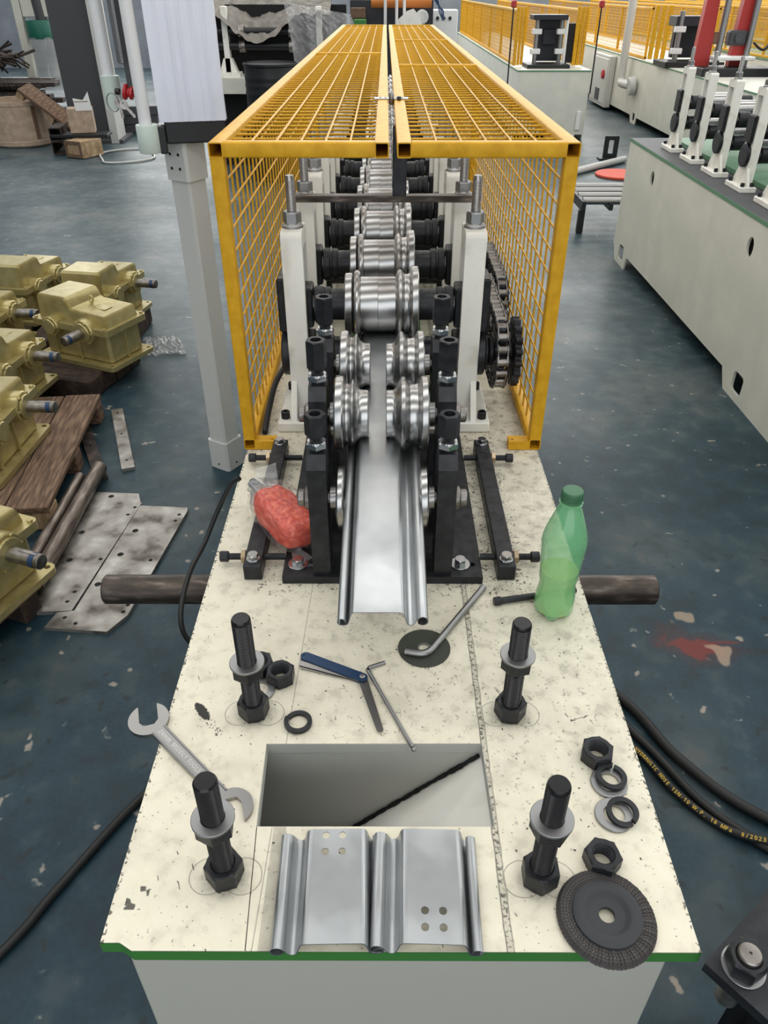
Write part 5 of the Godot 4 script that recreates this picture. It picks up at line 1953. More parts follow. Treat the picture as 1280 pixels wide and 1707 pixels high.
func cables() -> void:
	var m := mb()
	m.tube(curve([Vector3(-0.2775, BT + 0.062, -1.148), Vector3(-0.297, BT + 0.045, -1.150), Vector3(-0.325, BT - 0.005, -1.135), Vector3(-0.345, BT - 0.045, -1.095), Vector3(-0.352, BT - 0.040, -1.005), Vector3(-0.352, BT - 0.052, -0.93), Vector3(-0.348, BT - 0.085, -0.905), Vector3(-0.338, BT - 0.150, -0.925), Vector3(-0.325, BT - 0.30, -0.98), Vector3(-0.32, BT - 0.5, -1.03), Vector3(-0.33, 0.02, -1.1), Vector3(-0.25, 0.006, -1.3)]), 0.0045, 10)
	single(m, "cable", M.black_rubber, "thin black cable running from the orange wrapped tool down over the left bench edge", "cable")
	m = mb()
	m.tube(curve([Vector3(-0.95, 0.010, -0.42), Vector3(-0.752, 0.010, -0.695), Vector3(-0.685, 0.010, -0.825), Vector3(-0.572, 0.010, -1.033), Vector3(-0.42, 0.010, -1.22), Vector3(-0.2, 0.010, -1.35)]), 0.0095, 12)
	single(m, "hose", M.black_rubber, "black hose curving over the floor at the lower left and under the bench", "hose")
	m = mb()
	m.tube(curve([Vector3(-0.1, 0.014, -1.9), Vector3(0.40, 0.014, -1.55), Vector3(0.605, 0.014, -1.317), Vector3(0.69, 0.014, -1.14), Vector3(0.837, 0.014, -0.979), Vector3(1.2, 0.014, -0.78)]), 0.0125, 14)
	single(m, "hose", M.black_rubber, "thick black hose on the floor right of the bench, furthest of the three", "hose")
	m = mb()
	m.tube(curve([Vector3(-0.1, 0.011, -1.75), Vector3(0.45, 0.011, -1.42), Vector3(0.610, 0.011, -1.205), Vector3(0.695, 0.011, -1.04), Vector3(0.765, 0.011, -0.955), Vector3(0.86, 0.011, -0.885), Vector3(1.15, 0.011, -0.80)]), 0.0095, 12)
	single(m, "hose", M.black_rubber, "plain black hose on the floor right of the bench, middle of the three", "hose")
	m = mb()
	var path := curve([Vector3(0.42, 0.010, -1.36), Vector3(0.590, 0.010, -1.175), Vector3(0.655, 0.010, -1.050), Vector3(0.728, 0.010, -0.965), Vector3(0.80, 0.022, -0.925), Vector3(0.88, 0.024, -0.918), Vector3(1.15, 0.012, -0.92)], 16)
	m.tube(path, 0.0095, 12)
	var h := single(m, "hose", M.black_rubber, "black hose printed with yellow letters on the floor right of the bench", "hose")
	# yellow print along the hose, letter by letter
	var text := "HYDRAULIC HOSE 1SN-10 W.P. 18 MPa  8/2023"
	var s := 0.255
	for ch in text:
		s += 0.0082
		if ch == " ":
			continue
		var d := 0.0
		for i in path.size() - 1:
			var seg: float = path[i].distance_to(path[i + 1])
			if d + seg >= s:
				var p: Vector3 = path[i].lerp(path[i + 1], (s - d) / seg)
				var x: Vector3 = (path[i + 1] - path[i]).normalized()
				var z := (Vector3(-0.35, 1.0, 0.45) - x * Vector3(-0.35, 1.0, 0.45).dot(x)).normalized()
				lettering(ch, 0.0085, Transform3D(Basis(x, z.cross(x), z), p + z * 0.0094), M.yellow_print, h, "letter")
				break
			d += seg


func corner_table() -> void:
	var t := thing("machine_table", "black steel table corner with big nut and washer at lower right", "machine table", V(0.3007, -0.012, -0.3529), 0.0)
	var u := Vector2(0.787, -0.616)
	var v := Vector2(0.64, 0.768)
	var m := mb()
	var hole := MB.circle(Vector2(0.036, 0.0035), 0.0125, 16)
	m.plate(PackedVector2Array([Vector2(), u * 0.5, u * 0.5 + v * 0.34, v * 0.34]), 0.0, 0.014, [hole])
	part(m, "table_plate", M.black_oxide, t)
	m = mb()
	var a := u * 0.03 + v * 0.03
	var b := u * 0.47 + v * 0.03
	m.plate(PackedVector2Array([a, b, b + v * 0.02, a + v * 0.02]), -0.30, 0.0)
	m.plate(PackedVector2Array([a + v * 0.02, a + u * 0.02 + v * 0.02, a + u * 0.02 + v * 0.26, a + v * 0.26]), -0.30, 0.0)
	part(m, "skirt", M.black_plastic, t)
	for q in [[0.03, 0.03], [0.42, 0.03], [0.03, 0.25]]:
		m = mb()
		var c: Vector2 = u * q[0] + v * q[1]
		m.plate(PackedVector2Array([c, c + u * 0.05, c + u * 0.05 + v * 0.05, c + v * 0.05]), -(BT - 0.012), 0.0)
		part(m, "leg", M.black_plastic, t)
	m = mb(Vector3(0.036, 0.014, 0.0035))
	m.lathe([Vector2(0.0125, 0.0), Vector2(0.0205, 0.0), Vector2(0.021, 0.0005), Vector2(0.021, 0.0022), Vector2(0.0205, 0.0028), Vector2(0.0125, 0.0028)], 36)
	part(m, "washer", M.zinc, t)
	m = nut_mesh(0.033, 0.0112, 0.020, Transform3D(Basis(Vector3(0, 1, 0), 0.5), Vector3(0.036, 0.0168, 0.0035)))
	part(m, "nut", M.black_oxide, t)
	m = mb(Vector3(0.036, -0.05, 0.0035))
	m.lathe([Vector2(0.0112, 0.0), Vector2(0.0112, 0.0905), Vector2(0.0100, 0.092), Vector2(0.0016, 0.092), Vector2(0.0012, 0.090), Vector2(0, 0.090)], 24)
	part(m, "stud", M.dull_steel, t)


# a long machine base: side panel with feet and square lifting holes, top plate with a green rim
func long_base(t: Node3D, x0: float, x1: float, z_near: float, z_far: float, top: Material, rim: Material, feet: Array, eyes: Array) -> void:
	var m := mb()
	m.box(Vector3((x0 + x1) * 0.5, -0.008, (z_near + z_far) * 0.5), Vector3(x1 - x0, 0.016, z_near - z_far), 0.001)
	part(m, "top_plate", top, t)
	m = mb()
	m.box(Vector3((x0 + x1) * 0.5, -0.0095, (z_near + z_far) * 0.5), Vector3(x1 - x0 + 0.004, 0.016, z_near - z_far + 0.004))
	part(m, "green_rim", rim, t)
	for s in [0, 1]:
		var x: float = x0 + 0.008 if s == 0 else x1 - 0.008
		# side panel seen along x: outline in (z, y) raised between its feet
		var o := PackedVector2Array([Vector2(z_far, -0.018), Vector2(z_near, -0.018)])
		var hs := []
		for f in feet:
			o.append_array(PackedVector2Array([Vector2(f + 0.12, -BT + 0.085), Vector2(f + 0.09, -BT), Vector2(f - 0.14, -BT), Vector2(f - 0.20, -BT + 0.085)]))
			hs.append(round_rect(f - 0.07, -BT + 0.035, f + 0.035, -BT + 0.125, 0.02, 3))
		o[2].x = z_near
		o[3].x = z_near
		o.append(Vector2(z_far, -BT + 0.085))
		if s == 0:
			for e in eyes:
				var c := PackedVector2Array()
				for k in 14:
					c.append(Vector2(e[0] + cos(TAU * k / 14) * e[2], e[1] + sin(TAU * k / 14) * e[2] * 1.25))
				hs.append(c)
		m = mb(Vector3(x, 0, 0), Basis(Vector3(0, 0, 1), Vector3(0, 1, 0), Vector3(-1, 0, 0)))
		m.extrude(o, -0.006, 0.006, hs)
		part(m, "side_panel", M.cream_body, t)
	for z in [z_near - 0.008, z_far + 0.008]:
		m = mb()
		m.box(Vector3((x0 + x1) * 0.5, -0.345, z), Vector3(x1 - x0 - 0.03, 0.655, 0.012))
		part(m, "end_panel", M.cream_body, t)
	m = mb()
	m.box(Vector3((x0 + x1) * 0.5, -0.34, (z_near + z_far) * 0.5), Vector3(x1 - x0 - 0.06, 0.62, z_near - z_far - 0.1))
	part(m, "inner_frame", M.dark_grey, t)


func line_right() -> void:
	var t := thing("machine_bench", "cream machine bench with dark top carrying the row of slotted uprights", "machine base", V(0, 0, 0))
	long_base(t, 1.55, 2.30, -1.9, -5.30, M.dark_grey, M.green_edge, [-3.06, -5.08], [[-4.75, -0.136, 0.034], [-3.305, -0.128, 0.034]])
	var first: Node3D
	var where := ["furthest of the row on the right machine", "second from the far end", "third from the far end", "second from the right picture edge", "fifth from the far end, right picture edge", "sixth from the far end, mostly outside the right picture edge"]
	for k in 5:
		var z := -4.86 + 0.345 * k
		if k == 0:
			first = thing("roller_upright", "", "upright", V(1.685, 0, z), 0.0, "cream uprights on the right machine")
			first.set_meta("stem", "roller_upright")
			upright(first, -1.0, 0.0, M.cream_cast, 0.425)
		else:
			dup(first, V(1.685, 0, z), 0.0)
	var k2 := 0
	for c in get_children():
		if String(c.name).begins_with("roller_upright"):
			c.set_meta("label", "cream slotted upright with black disc cap, " + where[k2])
			k2 += 1
	for k in 5:
		var z := -4.86 + 0.345 * k
		var sh := thing("roll_shaft", "black roll shafts with bright rollers behind the " + ["furthest", "second", "third", "fourth", "fifth", "sixth"][k] + " upright of the right machine", "roll shaft", V(1.685, 0, z), 0.0, "roll shafts of the right machine")
		for y in [0.147, 0.25]:
			var m := mb(Vector3(0, y, 0))
			m.cyl(Vector3(0.02, 0, 0), Vector3(0.42, 0, 0), 0.02, 18)
			part(m, "shaft", M.steel, sh)
			m = mb(Vector3(0, y, 0))
			m.cyl(Vector3(0.04, 0, 0), Vector3(0.10, 0, 0), 0.036, 24, 0.002)
			part(m, "spacer", M.black_oxide, sh)
			m = mb(Vector3(0, y, 0))
			m.cyl(Vector3(0.105, 0, 0), Vector3(0.12, 0, 0), 0.044, 24, 0.002)
			part(m, "clamp_ring", M.black_oxide, sh)
			m = mb(Vector3(0, y, 0))
			m.cyl(Vector3(0.30, 0, 0), Vector3(0.38, 0, 0), 0.036, 24, 0.002)
			part(m, "spacer", M.black_oxide, sh)
			m = mb(Vector3(0, y, 0))
			m.cyl(Vector3(0.13, 0, 0), Vector3(0.29, 0, 0), 0.050, 32, 0.002)
			m.cyl(Vector3(0.135, 0, 0), Vector3(0.15, 0, 0), 0.056, 32, 0.002)
			part(m, "roller", M.polished_steel, sh)
	var m := mb()
	m.box(Vector3(1.92, 0.012, -3.6), Vector3(0.30, 0.024, 3.1), 0.002)
	single(m, "bed_strip", M.green_edge, "green bed strip between the uprights on the right machine", "bed plate", V(0, 0, 0))
	# things on the floor beyond
	m = mb()
	m.lathe([Vector2(0, 0), Vector2(0.225, 0), Vector2(0.23, 0.004), Vector2(0.23, 0.018), Vector2(0.226, 0.022), Vector2(0.0, 0.022)], 48)
	single(m, "round_mat", M.red_disc, "flat orange-red disc lying on the floor behind the right machine", "disc", Vector3(2.29, 0.001, -8.00))
	var br := thing("slotted_bracket", "small black slotted bracket standing on the floor behind the orange-red disc", "bracket", Vector3(2.40, 0, -8.85))
	m = mb()
	m.box(Vector3(0, 0.009, 0), Vector3(0.24, 0.016, 0.12), 0.002)
	part(m, "foot", M.black_plastic, br)
	m = mb()
	m.extrude(round_rect(-0.075, 0.017, 0.075, 0.23, 0.008, 2), -0.012, 0.012, [round_rect(-0.028, 0.06, 0.028, 0.19, 0.010, 3)])
	part(m, "plate", M.black_plastic, br)
	m = mb()
	m.cyl(Vector3(1.72, 0.034, -7.89), Vector3(2.52, 0.034, -8.68), 0.032, 18, 0.002)
	single(m, "pipe", M.pale_grey, "pale grey pipe lying on the floor between guard and orange-red disc", "pipe")
	var cv := thing("roller_conveyor", "low black roller conveyor with bright rollers between guard and right machine", "conveyor", Vector3(1.85, 0, -6.15))
	for s in [-1, 1]:
		m = mb()
		m.box(Vector3(s * 0.40, 0.20, 0), Vector3(0.03, 0.07, 0.62), 0.003)
		part(m, "side_rail", M.black_plastic, cv)
		for z in [-0.26, 0.26]:
			m = mb()
			m.box(Vector3(s * 0.40, 0.085, z), Vector3(0.045, 0.165, 0.045), 0.003)
			part(m, "leg", M.black_plastic, cv)
	for k in 4:
		m = mb(Vector3(0, 0.225, 0.24 - 0.165 * k))
		m.cyl(Vector3(-0.40, 0, 0), Vector3(0.40, 0, 0), 0.026, 20, 0.002)
		part(m, "roller", M.steel, cv)
	for k in 2:
		m = mb()
		m.box(Vector3(-0.19 + 0.34 * k, 0.19, 0.10), Vector3(0.03, 0.05, 0.36), 0.003)
		part(m, "brace", M.black_plastic, cv)


func far_guard(label: String, x0: float, x1: float, zn: float, zf: float, side_only := false) -> Node3D:
	var t := thing("mesh_guard", label, "guard", V(0, 0, 0))
	for x in [x0, x1]:
		for y in [0.02, 0.56]:
			part(sq_tube(Vector3(x, y, zf), Vector3(x, y, zn), 0.03), "rail", M.yellow, t)
		var n := int((zn - zf) / 1.5) + 1
		for k in n + 1:
			var z: float = lerpf(zn - 0.02, zf + 0.02, float(k) / n)
			part(sq_tube(Vector3(x, 0.03, z), Vector3(x, 0.55, z), 0.03), "post", M.yellow, t)
		var wires := mb()
		var nz := int((zn - zf) / 0.05)
		for k in nz:
			wires.cyl(Vector3(x, 0.03, zn - 0.05 * (k + 0.5)), Vector3(x, 0.55, zn - 0.05 * (k + 0.5)), 0.0026, 4)
		for k in 12:
			wires.cyl(Vector3(x, 0.06 + 0.042 * k, zf), Vector3(x, 0.06 + 0.042 * k, zn), 0.0026, 4)
		tag(part(wires, "wire_mesh", M.yellow, t), "", "", "", "stuff")
	return t


func far_right() -> void:
	# second line: bench end with a punching unit, guards running away behind it
	var t := thing("machine_bench", "cream machine bench beyond the guard, its plain end panel facing front", "machine base", V(0, 0, 0))
	long_base(t, 1.51, 2.365, -10.05, -19.0, M.cream_body, M.green_edge, [-10.3, -14.0, -18.0], [])
	var m := mb()
	m.box(Vector3(2.28, -0.52, -10.035), Vector3(0.05, 0.20, 0.02), 0.004)
	part(m, "cover_strip", M.white_plate, t)
	var u := thing("punch_unit", "black punching unit with bright guide columns on the plain cream end panel bench", "press", V(1.90, 0, -10.55))
	m = mb()
	m.box(Vector3(0, 0.02, 0.1), Vector3(0.50, 0.04, 0.42), 0.004)
	part(m, "bed", M.black_plastic, u)
	m = mb()
	m.box(Vector3(0, 0.50, 0), Vector3(0.40, 0.05, 0.30), 0.004)
	part(m, "head", M.navy_black, u)
	m = mb()
	m.box(Vector3(0.03, 0.27, -0.13), Vector3(0.26, 0.44, 0.10), 0.006)
	m.box(Vector3(0.03, 0.30, -0.06), Vector3(0.14, 0.16, 0.06), 0.006)
	part(m, "slide", M.navy_black, u)
	for x in [-0.14, 0.15]:
		m = mb(Vector3(x, 0, 0.08))
		m.cyl(Vector3(0, 0.04, 0), Vector3(0, 0.48, 0), 0.026, 20)
		var col := part(m, "guide_column", M.zinc, u)
		for y in [0.16, 0.36]:
			m = mb(Vector3(x, y, 0.08))
			m.box(Vector3(), Vector3(0.11, 0.055, 0.085), 0.006)
			part(m, "bushing", M.white_plate, col)
	m = mb()
	m.cyl(Vector3(0.20, 0.03, 0.12), Vector3(0.20, 0.50, 0.12), 0.018, 14)
	part(m, "white_rod", M.white_plate, u)
	m = mb()
	m.box(Vector3(0.29, 0.24, -0.02), Vector3(0.12, 0.40, 0.10), 0.006)
	part(m, "black_cover", M.black_plastic, u)
	for s in [[1.565, 0.045, 3, "left"], [2.275, 0.055, 3, "right"]]:
		var g := thing("slotted_guard", "upright yellow slotted guard frame on the %s of the black punching unit" % s[3], "guard", V(s[0], 0, -10.42))
		for k in 3:
			m = mb()
			m.box(Vector3((k - 1) * s[1], 0.31, -0.04 * k), Vector3(s[1] * 0.72, 0.58, 0.03), 0.003)
			part(m, "bar", M.yellow, g)
	far_guard("yellow mesh guard running back behind the punching unit with bright columns", 1.56, 2.31, -10.75, -18.8)
	for s in [[1.44, -10.3, "left"], [2.44, -10.3, "right"]]:
		var pc := thing("pull_cord_post", "thin black pull-cord rod with red head on the %s of the second machine base" % s[2], "cord post", Vector3(s[0], 0, s[1]))
		m = mb()
		m.tube([Vector3(0.07 if s[2] == "left" else -0.07, 0.48, 0), Vector3(0, 0.48, 0), Vector3(0, 1.34, 0)], 0.009, 8)
		m.box(Vector3(0.06 if s[2] == "left" else -0.06, 0.40, 0), Vector3(0.02, 0.20, 0.03))
		part(m, "rod", M.black_plastic, pc)
		m = mb()
		m.box(Vector3(0, 1.37, 0), Vector3(0.06, 0.07, 0.05), 0.01)
		part(m, "red_head", M.red_paint, pc)
	# third line
	t = thing("machine_bench", "long white machine bench at far right with grey switch cabinet on its side", "machine base", V(0, 0, 0))
	long_base(t, 3.35, 4.35, -6.4, -19.2, M.cream_body, M.green_edge, [-6.8, -11.45, -16.5], [])
	var sc := thing("switch_cabinet", "grey switch cabinet with a red knob on the side of the third machine base", "cabinet", V(3.30, -0.70, -13.25))
	m = mb()
	m.box(Vector3(0, 0.33, 0), Vector3(0.09, 0.66, 1.0), 0.006)
	part(m, "box", M.pale_grey, sc)
	m = mb()
	m.box(Vector3(-0.048, 0.33, 0.02), Vector3(0.012, 0.58, 0.86), 0.006)
	var dr := part(m, "door", M.pale_grey, sc)
	m = mb()
	m.cyl(Vector3(-0.053, 0.42, 0.28), Vector3(-0.085, 0.42, 0.28), 0.06, 20, 0.006)
	part(m, "red_knob", M.red_button, dr)
	m = mb()
	m.box(Vector3(-0.055, 0.14, 0.02), Vector3(0.006, 0.16, 0.26), 0.002)
	part(m, "vent", M.dark_grey, dr)
	var pp := thing("conduit_post", "pale conduit post with an elbow rising beside the grey switch cabinet", "post", V(3.25, -0.30, -12.0))
	m = mb()
	m.tube(curve([Vector3(0.04, 0, 0.35), Vector3(0, 0, 0.12), Vector3(0, 0.02, 0.03), Vector3(0, 0.12, 0), Vector3(0, 0.6, 0), Vector3(0, 1.4, 0)]), 0.055, 14)
	part(m, "pipe", M.pale_grey, pp)
	m = mb()
	m.cyl(Vector3(0.08, 0, 0.42), Vector3(0.0, -0.01, 0.42), 0.11, 20, 0.01)
	part(m, "flange", M.pale_grey, pp)
	far_guard("yellow mesh guard running back behind the red press", 3.42, 4.28, -11.6, -19.0)
	for k in 3:
		var g := mb()
		g.box(Vector3(0, 0.31, 0), Vector3(0.05, 0.58, 0.04), 0.003)
		single(g, "guard_bar", M.yellow, "upright yellow guard bar beside the black unit and red press, %s" % ["leftmost of three", "middle of three", "rightmost of three"][k], "guard bar", V(3.40 + 0.08 * k, 0, -11.35))
	u = thing("punch_unit", "black punching unit with bright columns and a brown belt on the third machine base", "press", V(3.55, 0, -10.6))
	m = mb()
	m.box(Vector3(0.1, 0.03, 0), Vector3(0.7, 0.06, 0.5), 0.005)
	part(m, "bed", M.black_plastic, u)
	m = mb()
	m.box(Vector3(0.06, 0.46, -0.05), Vector3(0.44, 0.10, 0.3), 0.006)
	m.box(Vector3(0.06, 0.28, -0.16), Vector3(0.30, 0.40, 0.1), 0.006)
	part(m, "slide", M.navy_black, u)
	for x in [-0.10, 0.24]:
		m = mb(Vector3(x, 0, 0.08))
		m.cyl(Vector3(0, 0.05, 0), Vector3(0, 0.56, 0), 0.030, 20)
		var col := part(m, "guide_column", M.zinc, u)
		for y in [0.16, 0.38]:
			m = mb(Vector3(x, y, 0.08))
			m.box(Vector3(), Vector3(0.12, 0.06, 0.09), 0.006)
			part(m, "bushing", M.white_plate, col)
	m = mb()
	m.box(Vector3(0.24, 0.30, 0.22), Vector3(0.30, 0.12, 0.02), 0.004)
	part(m, "brown_belt", M.old_wood, u)
	# red press
	var rp := thing("hydraulic_press", "red hydraulic press frame with bright column on the third machine base, upper right", "press", V(3.62, 0, -9.6))
	for x in [-0.19, 0.20]:
		m = mb()
		m.extrude(PackedVector2Array([Vector2(x - 0.09, 0.0), Vector2(x + 0.09, 0.0), Vector2(x + 0.06, 0.9), Vector2(x - 0.06, 0.9)]), -0.05, 0.05)
		part(m, "side_frame", M.red_paint, rp)
	m = mb()
	m.box(Vector3(0.0, 0.86, 0), Vector3(0.5, 0.16, 0.12), 0.01)
	part(m, "top_beam", M.red_paint, rp)
	for x in [-0.05, 0.26]:
		m = mb()
		m.cyl(Vector3(x, 0.06, 0.10), Vector3(x, 0.82, 0.10), 0.032, 18)
		part(m, "column", M.zinc, rp)
	m = mb()
	m.box(Vector3(0.10, 0.16, 0.12), Vector3(0.42, 0.035, 0.26), 0.006)
	part(m, "table", M.white_plate, rp)
	m = mb()
	m.box(Vector3(0.14, 0.34, 0.03), Vector3(0.20, 0.14, 0.12), 0.02)
	m.cyl(Vector3(0.14, 0.34, 0.09), Vector3(0.14, 0.34, 0.12), 0.045, 20, 0.004)
	part(m, "motor", M.dark_grey, rp)
	m = mb()
	m.box(Vector3(0.12, 0.04, 0.16), Vector3(0.78, 0.08, 0.42), 0.006)
	part(m, "bed", M.black_plastic, rp)
	for k in 2:
		m = mb()
		m.tube(curve([Vector3(0.36, 0.72, 0.1), Vector3(0.46, 0.66 - 0.06 * k, 0.14), Vector3(0.50, 0.42, 0.15), Vector3(0.42, 0.24, 0.14 + 0.03 * k), Vector3(0.30, 0.30, 0.12)]), 0.011, 8)
		part(m, "hydraulic_hose", M.black_rubber, rp)
	var mo := thing("motor", "black electric motor behind the uprights at the right picture edge", "motor", V(4.22, 0, -9.05))
	m = mb()
	m.cyl(Vector3(-0.17, 0.14, 0), Vector3(0.17, 0.14, 0), 0.11, 24, 0.012)
	for k in 12:
		m.box(Vector3(-0.12 + 0.022 * k, 0.14, 0), Vector3(0.006, 0.236, 0.236))
	part(m, "body", M.black_plastic, mo)
	m = mb()
	m.box(Vector3(0, 0.015, 0), Vector3(0.26, 0.03, 0.24), 0.003)
	part(m, "foot", M.white_plate, mo)
	# rows further away
	for k in 3:
		var x := 5.1 + 1.35 * k
		var fb := thing("machine_bench", "white machine bench in the far rows at upper right, " + ["first", "second", "third"][k] + " one back", "machine base", V(0, 0, 0))
		m = mb()
		m.box(Vector3(x + 0.35, -0.36, -14.0), Vector3(0.8, 0.70, 10.0), 0.01)
		part(m, "body", M.cream_body, fb)
		m = mb()
		m.box(Vector3(x + 0.35, -0.004, -14.0), Vector3(0.82, 0.016, 10.02))
		part(m, "top_plate", M.green_edge, fb)
		far_guard("yellow mesh guard in the far rows at upper right, " + ["first", "second", "third"][k] + " one back", x, x + 0.7, -10.5, -18.9)


func far_left() -> void:
	# painted steel column of the hall
	var t := thing("steel_column", "dark grey steel hall column, flange coloured paler as if lit, behind the control cabinet", "column", Vector3(-3.50, 0, -10.1), deg_to_rad(4.0))
	var m := mb()
	m.box(Vector3(-0.02, 3.05, 0.0), Vector3(0.46, 6.1, 0.34), 0.006)
	part(m, "web", M.dark_grey, t)
	m = mb()
	m.box(Vector3(0.255, 3.05, 0.08), Vector3(0.09, 6.1, 0.40), 0.004)
	part(m, "flange", M.pale_grey, t)  # pale colour stands in for light falling on this face
	m = mb()
	m.box(Vector3(0.0, 0.02, 0.0), Vector3(0.7, 0.04, 0.55), 0.004)
	part(m, "base_plate", M.dark_grey, t)
	# cardboard drum
	t = thing("cardboard_drum", "open round brown cardboard drum on the floor at the left picture edge", "drum", Vector3(-4.30, 0, -9.85))
	m = mb()
	m.lathe([Vector2(0.0, 0.004), Vector2(0.33, 0.004), Vector2(0.345, 0.02), Vector2(0.345, 0.06), Vector2(0.338, 0.065), Vector2(0.338, 0.42), Vector2(0.345, 0.425), Vector2(0.345, 0.465), Vector2(0.325, 0.465), Vector2(0.325, 0.02), Vector2(0, 0.02)], 40)
	part(m, "wall", M.cardboard, t)
	m = mb(Vector3(), Basis(Vector3(0, 1, 0), 0.9))
	m.box(Vector3(0, 0.25, 0.339), Vector3(0.05, 0.34, 0.004))
	part(m, "seam_tape", M.old_wood, t)
	# leaning plank box
	t = thing("leaning_plank", "broad brown plank with end blocks leaning down from the cardboard drum", "plank", Vector3(-3.80, 0.34, -9.62), 0.0)
	t.rotation = Vector3(0.18, deg_to_rad(-14.0), deg_to_rad(-37.0))
	m = mb()
	m.box(Vector3(0, 0.05, 0), Vector3(0.78, 0.035, 0.24), 0.004)
	part(m, "board", M.old_wood, t)
	for x in [-0.35, 0.02, 0.3]:
		m = mb()
		m.box(Vector3(x, 0.0, 0.06), Vector3(0.09, 0.07, 0.10), 0.004)
		part(m, "block", M.pale_wood, t)
	# carton with white sheet
	t = thing("carton", "small open brown carton with a white paper sheet sticking out, beside the grey column", "box", Vector3(-3.36, 0.21, -9.25), 0.25)
	m = mb()
	m.box(Vector3(0, 0.12, 0), Vector3(0.26, 0.24, 0.20), 0.004)
	part(m, "body", M.cardboard, t)
	m = mb()
	m.xf = Transform3D(Basis(Vector3(1, 0, 0), 0.6), Vector3(0.04, 0.27, 0.08))
	m.box(Vector3(), Vector3(0.14, 0.10, 0.004))
	part(m, "flap", M.cardboard, t)
	m = mb()
	m.extrude(PackedVector2Array([Vector2(-0.03, 0.22), Vector2(0.14, 0.22), Vector2(0.125, 0.40), Vector2(0.06, 0.32), Vector2(-0.04, 0.34)]), 0.10, 0.104)
	part(m, "paper_sheet", M.white_plate, t)
	m = mb()
	m.box(Vector3(0, 0.0, 0), Vector3(0.62, 0.03, 0.24), 0.003)
	single(m, "steel_tray", M.black_plastic, "flat black steel tray lying on the wooden crate under the carton", "tray", Vector3(-3.38, 0.192, -9.20), 0.08)
	t = thing("wooden_crate", "small pale wooden crate on the floor in front of the grey column", "crate", Vector3(-3.31, 0, -9.02), deg_to_rad(-28.0))
	m = mb()
	m.box(Vector3(0, 0.088, 0), Vector3(0.24, 0.165, 0.30), 0.004)
	part(m, "body", M.pale_wood, t)
	for q in [[0, 0.025], [0, 0.155]]:
		m = mb()
		m.box(Vector3(0, q[1], 0.155), Vector3(0.24, 0.035, 0.012), 0.002)
		part(m, "slat", M.old_wood, t)
	for s in [-1, 1]:
		m = mb()
		m.box(Vector3(s * 0.105, 0.09, 0.155), Vector3(0.03, 0.095, 0.012), 0.002)
		part(m, "slat", M.old_wood, t)
	for k in 2:
		var st := sq_tube(Vector3(0, 0.07, -0.5), Vector3(0, 0.07, 0), 0.13, 0.01)
		single(st, "square_tube", M.rust_scrap, ["lower", "upper"][k] + " of two stacked square steel tubes with open ends beside the wooden crate", "steel tube", Vector3(-3.62, 0.002 + 0.135 * k, -9.08), 0.15)
	# dust bag unit
	t = thing("dust_collector", "dust bag unit with green collar and silver plastic bag at the upper left", "dust collector", Vector3(-4.62, 0, -11.9))
	m = mb()
	m.lathe([Vector2(0.17, 0.96), Vector2(0.172, 0.97), Vector2(0.172, 1.16), Vector2(0.165, 1.17), Vector2(0.0, 1.17)], 28)
	part(m, "green_collar", M.teal_bucket, t)
	m = mb()
	m.g = 1
	for j in 14:
		for i in 28:
			var q := []
			for e in [[j, i], [j + 1, i], [j + 1, i + 1], [j, i + 1]]:
				var v: float = e[0] / 14.0
				var a: float = TAU * (e[1] % 28) / 28.0
				var r := 0.165 * (1.0 + 0.10 * sin(a * 5.0 + v * 4.0) * v + 0.05 * sin(v * 9.0)) * (0.85 + 0.15 * v if v < 0.2 else 1.0)
				q.append(Vector3(cos(a) * r, 0.36 + 0.62 * v, sin(a) * r))
			m.quad(q[0], q[1], q[2], q[3], 1)
	part(m, "plastic_bag", M.milky_film, t)
	m = mb()
	m.box(Vector3(-0.24, 0.85, 0.0), Vector3(0.10, 1.7, 0.10), 0.004)
	part(m, "leg", M.cream_body, t)
	m = mb()
	m.box(Vector3(0.24, 0.85, -0.1), Vector3(0.03, 1.7, 0.05), 0.004)
	part(m, "leg", M.teal_bucket, t)
	m = mb()
	m.box(Vector3(0.02, 1.5, -0.1), Vector3(0.40, 0.6, 0.3), 0.01)
	part(m, "housing", M.cream_body, t)
	m = mb()
	m.cyl(Vector3(0.05, 1.17, 0.02), Vector3(0.02, 1.7, 0.02), 0.07, 16)
	part(m, "duct", M.dark_grey, t)
	# scrap rack: layers of dark flat bars and offcuts
	var rr := RandomNumberGenerator.new()
	rr.seed = 4
	for k in 27:
		m = mb()
		m.box(Vector3(0, 0, 0), Vector3(rr.randf_range(1.6, 2.6), rr.randf_range(0.045, 0.058), rr.randf_range(0.10, 0.19)), 0.003)
		single(m, "scrap_bar", M.rust_scrap if k % 3 else M.dark_bar, "dark rusty steel bar lying in the scrap heap at the upper left", "steel bar", Vector3(-5.6 + rr.randf_range(-0.3, 0.3), 0.03 + 0.06 * (k / 3), -11.5 + 0.24 * (k % 3)), rr.randf_range(-0.015, 0.015), "bars of the scrap heap")
	m = mb()
	for k in 320:
		var p0 := Vector3(rr.randf_range(-0.9, 0.9), 0.0, rr.randf_range(-0.30, 0.30))
		p0.y = 0.10 + rr.randf() * 0.45 * (1.0 - absf(p0.x) / 0.9)
		var dv := Vector3(rr.randf_range(-1, 1), rr.randf_range(-0.5, 0.5), rr.randf_range(-1, 1)).normalized() * rr.randf_range(0.12, 0.34)
		m.tube(curve([p0 - dv, p0 + Vector3(0, 0.05 * rr.randf(), 0), p0 + dv.rotated(Vector3(0, 1, 0), rr.randf_range(-0.8, 0.8))], 3), rr.randf_range(0.008, 0.02), 5)
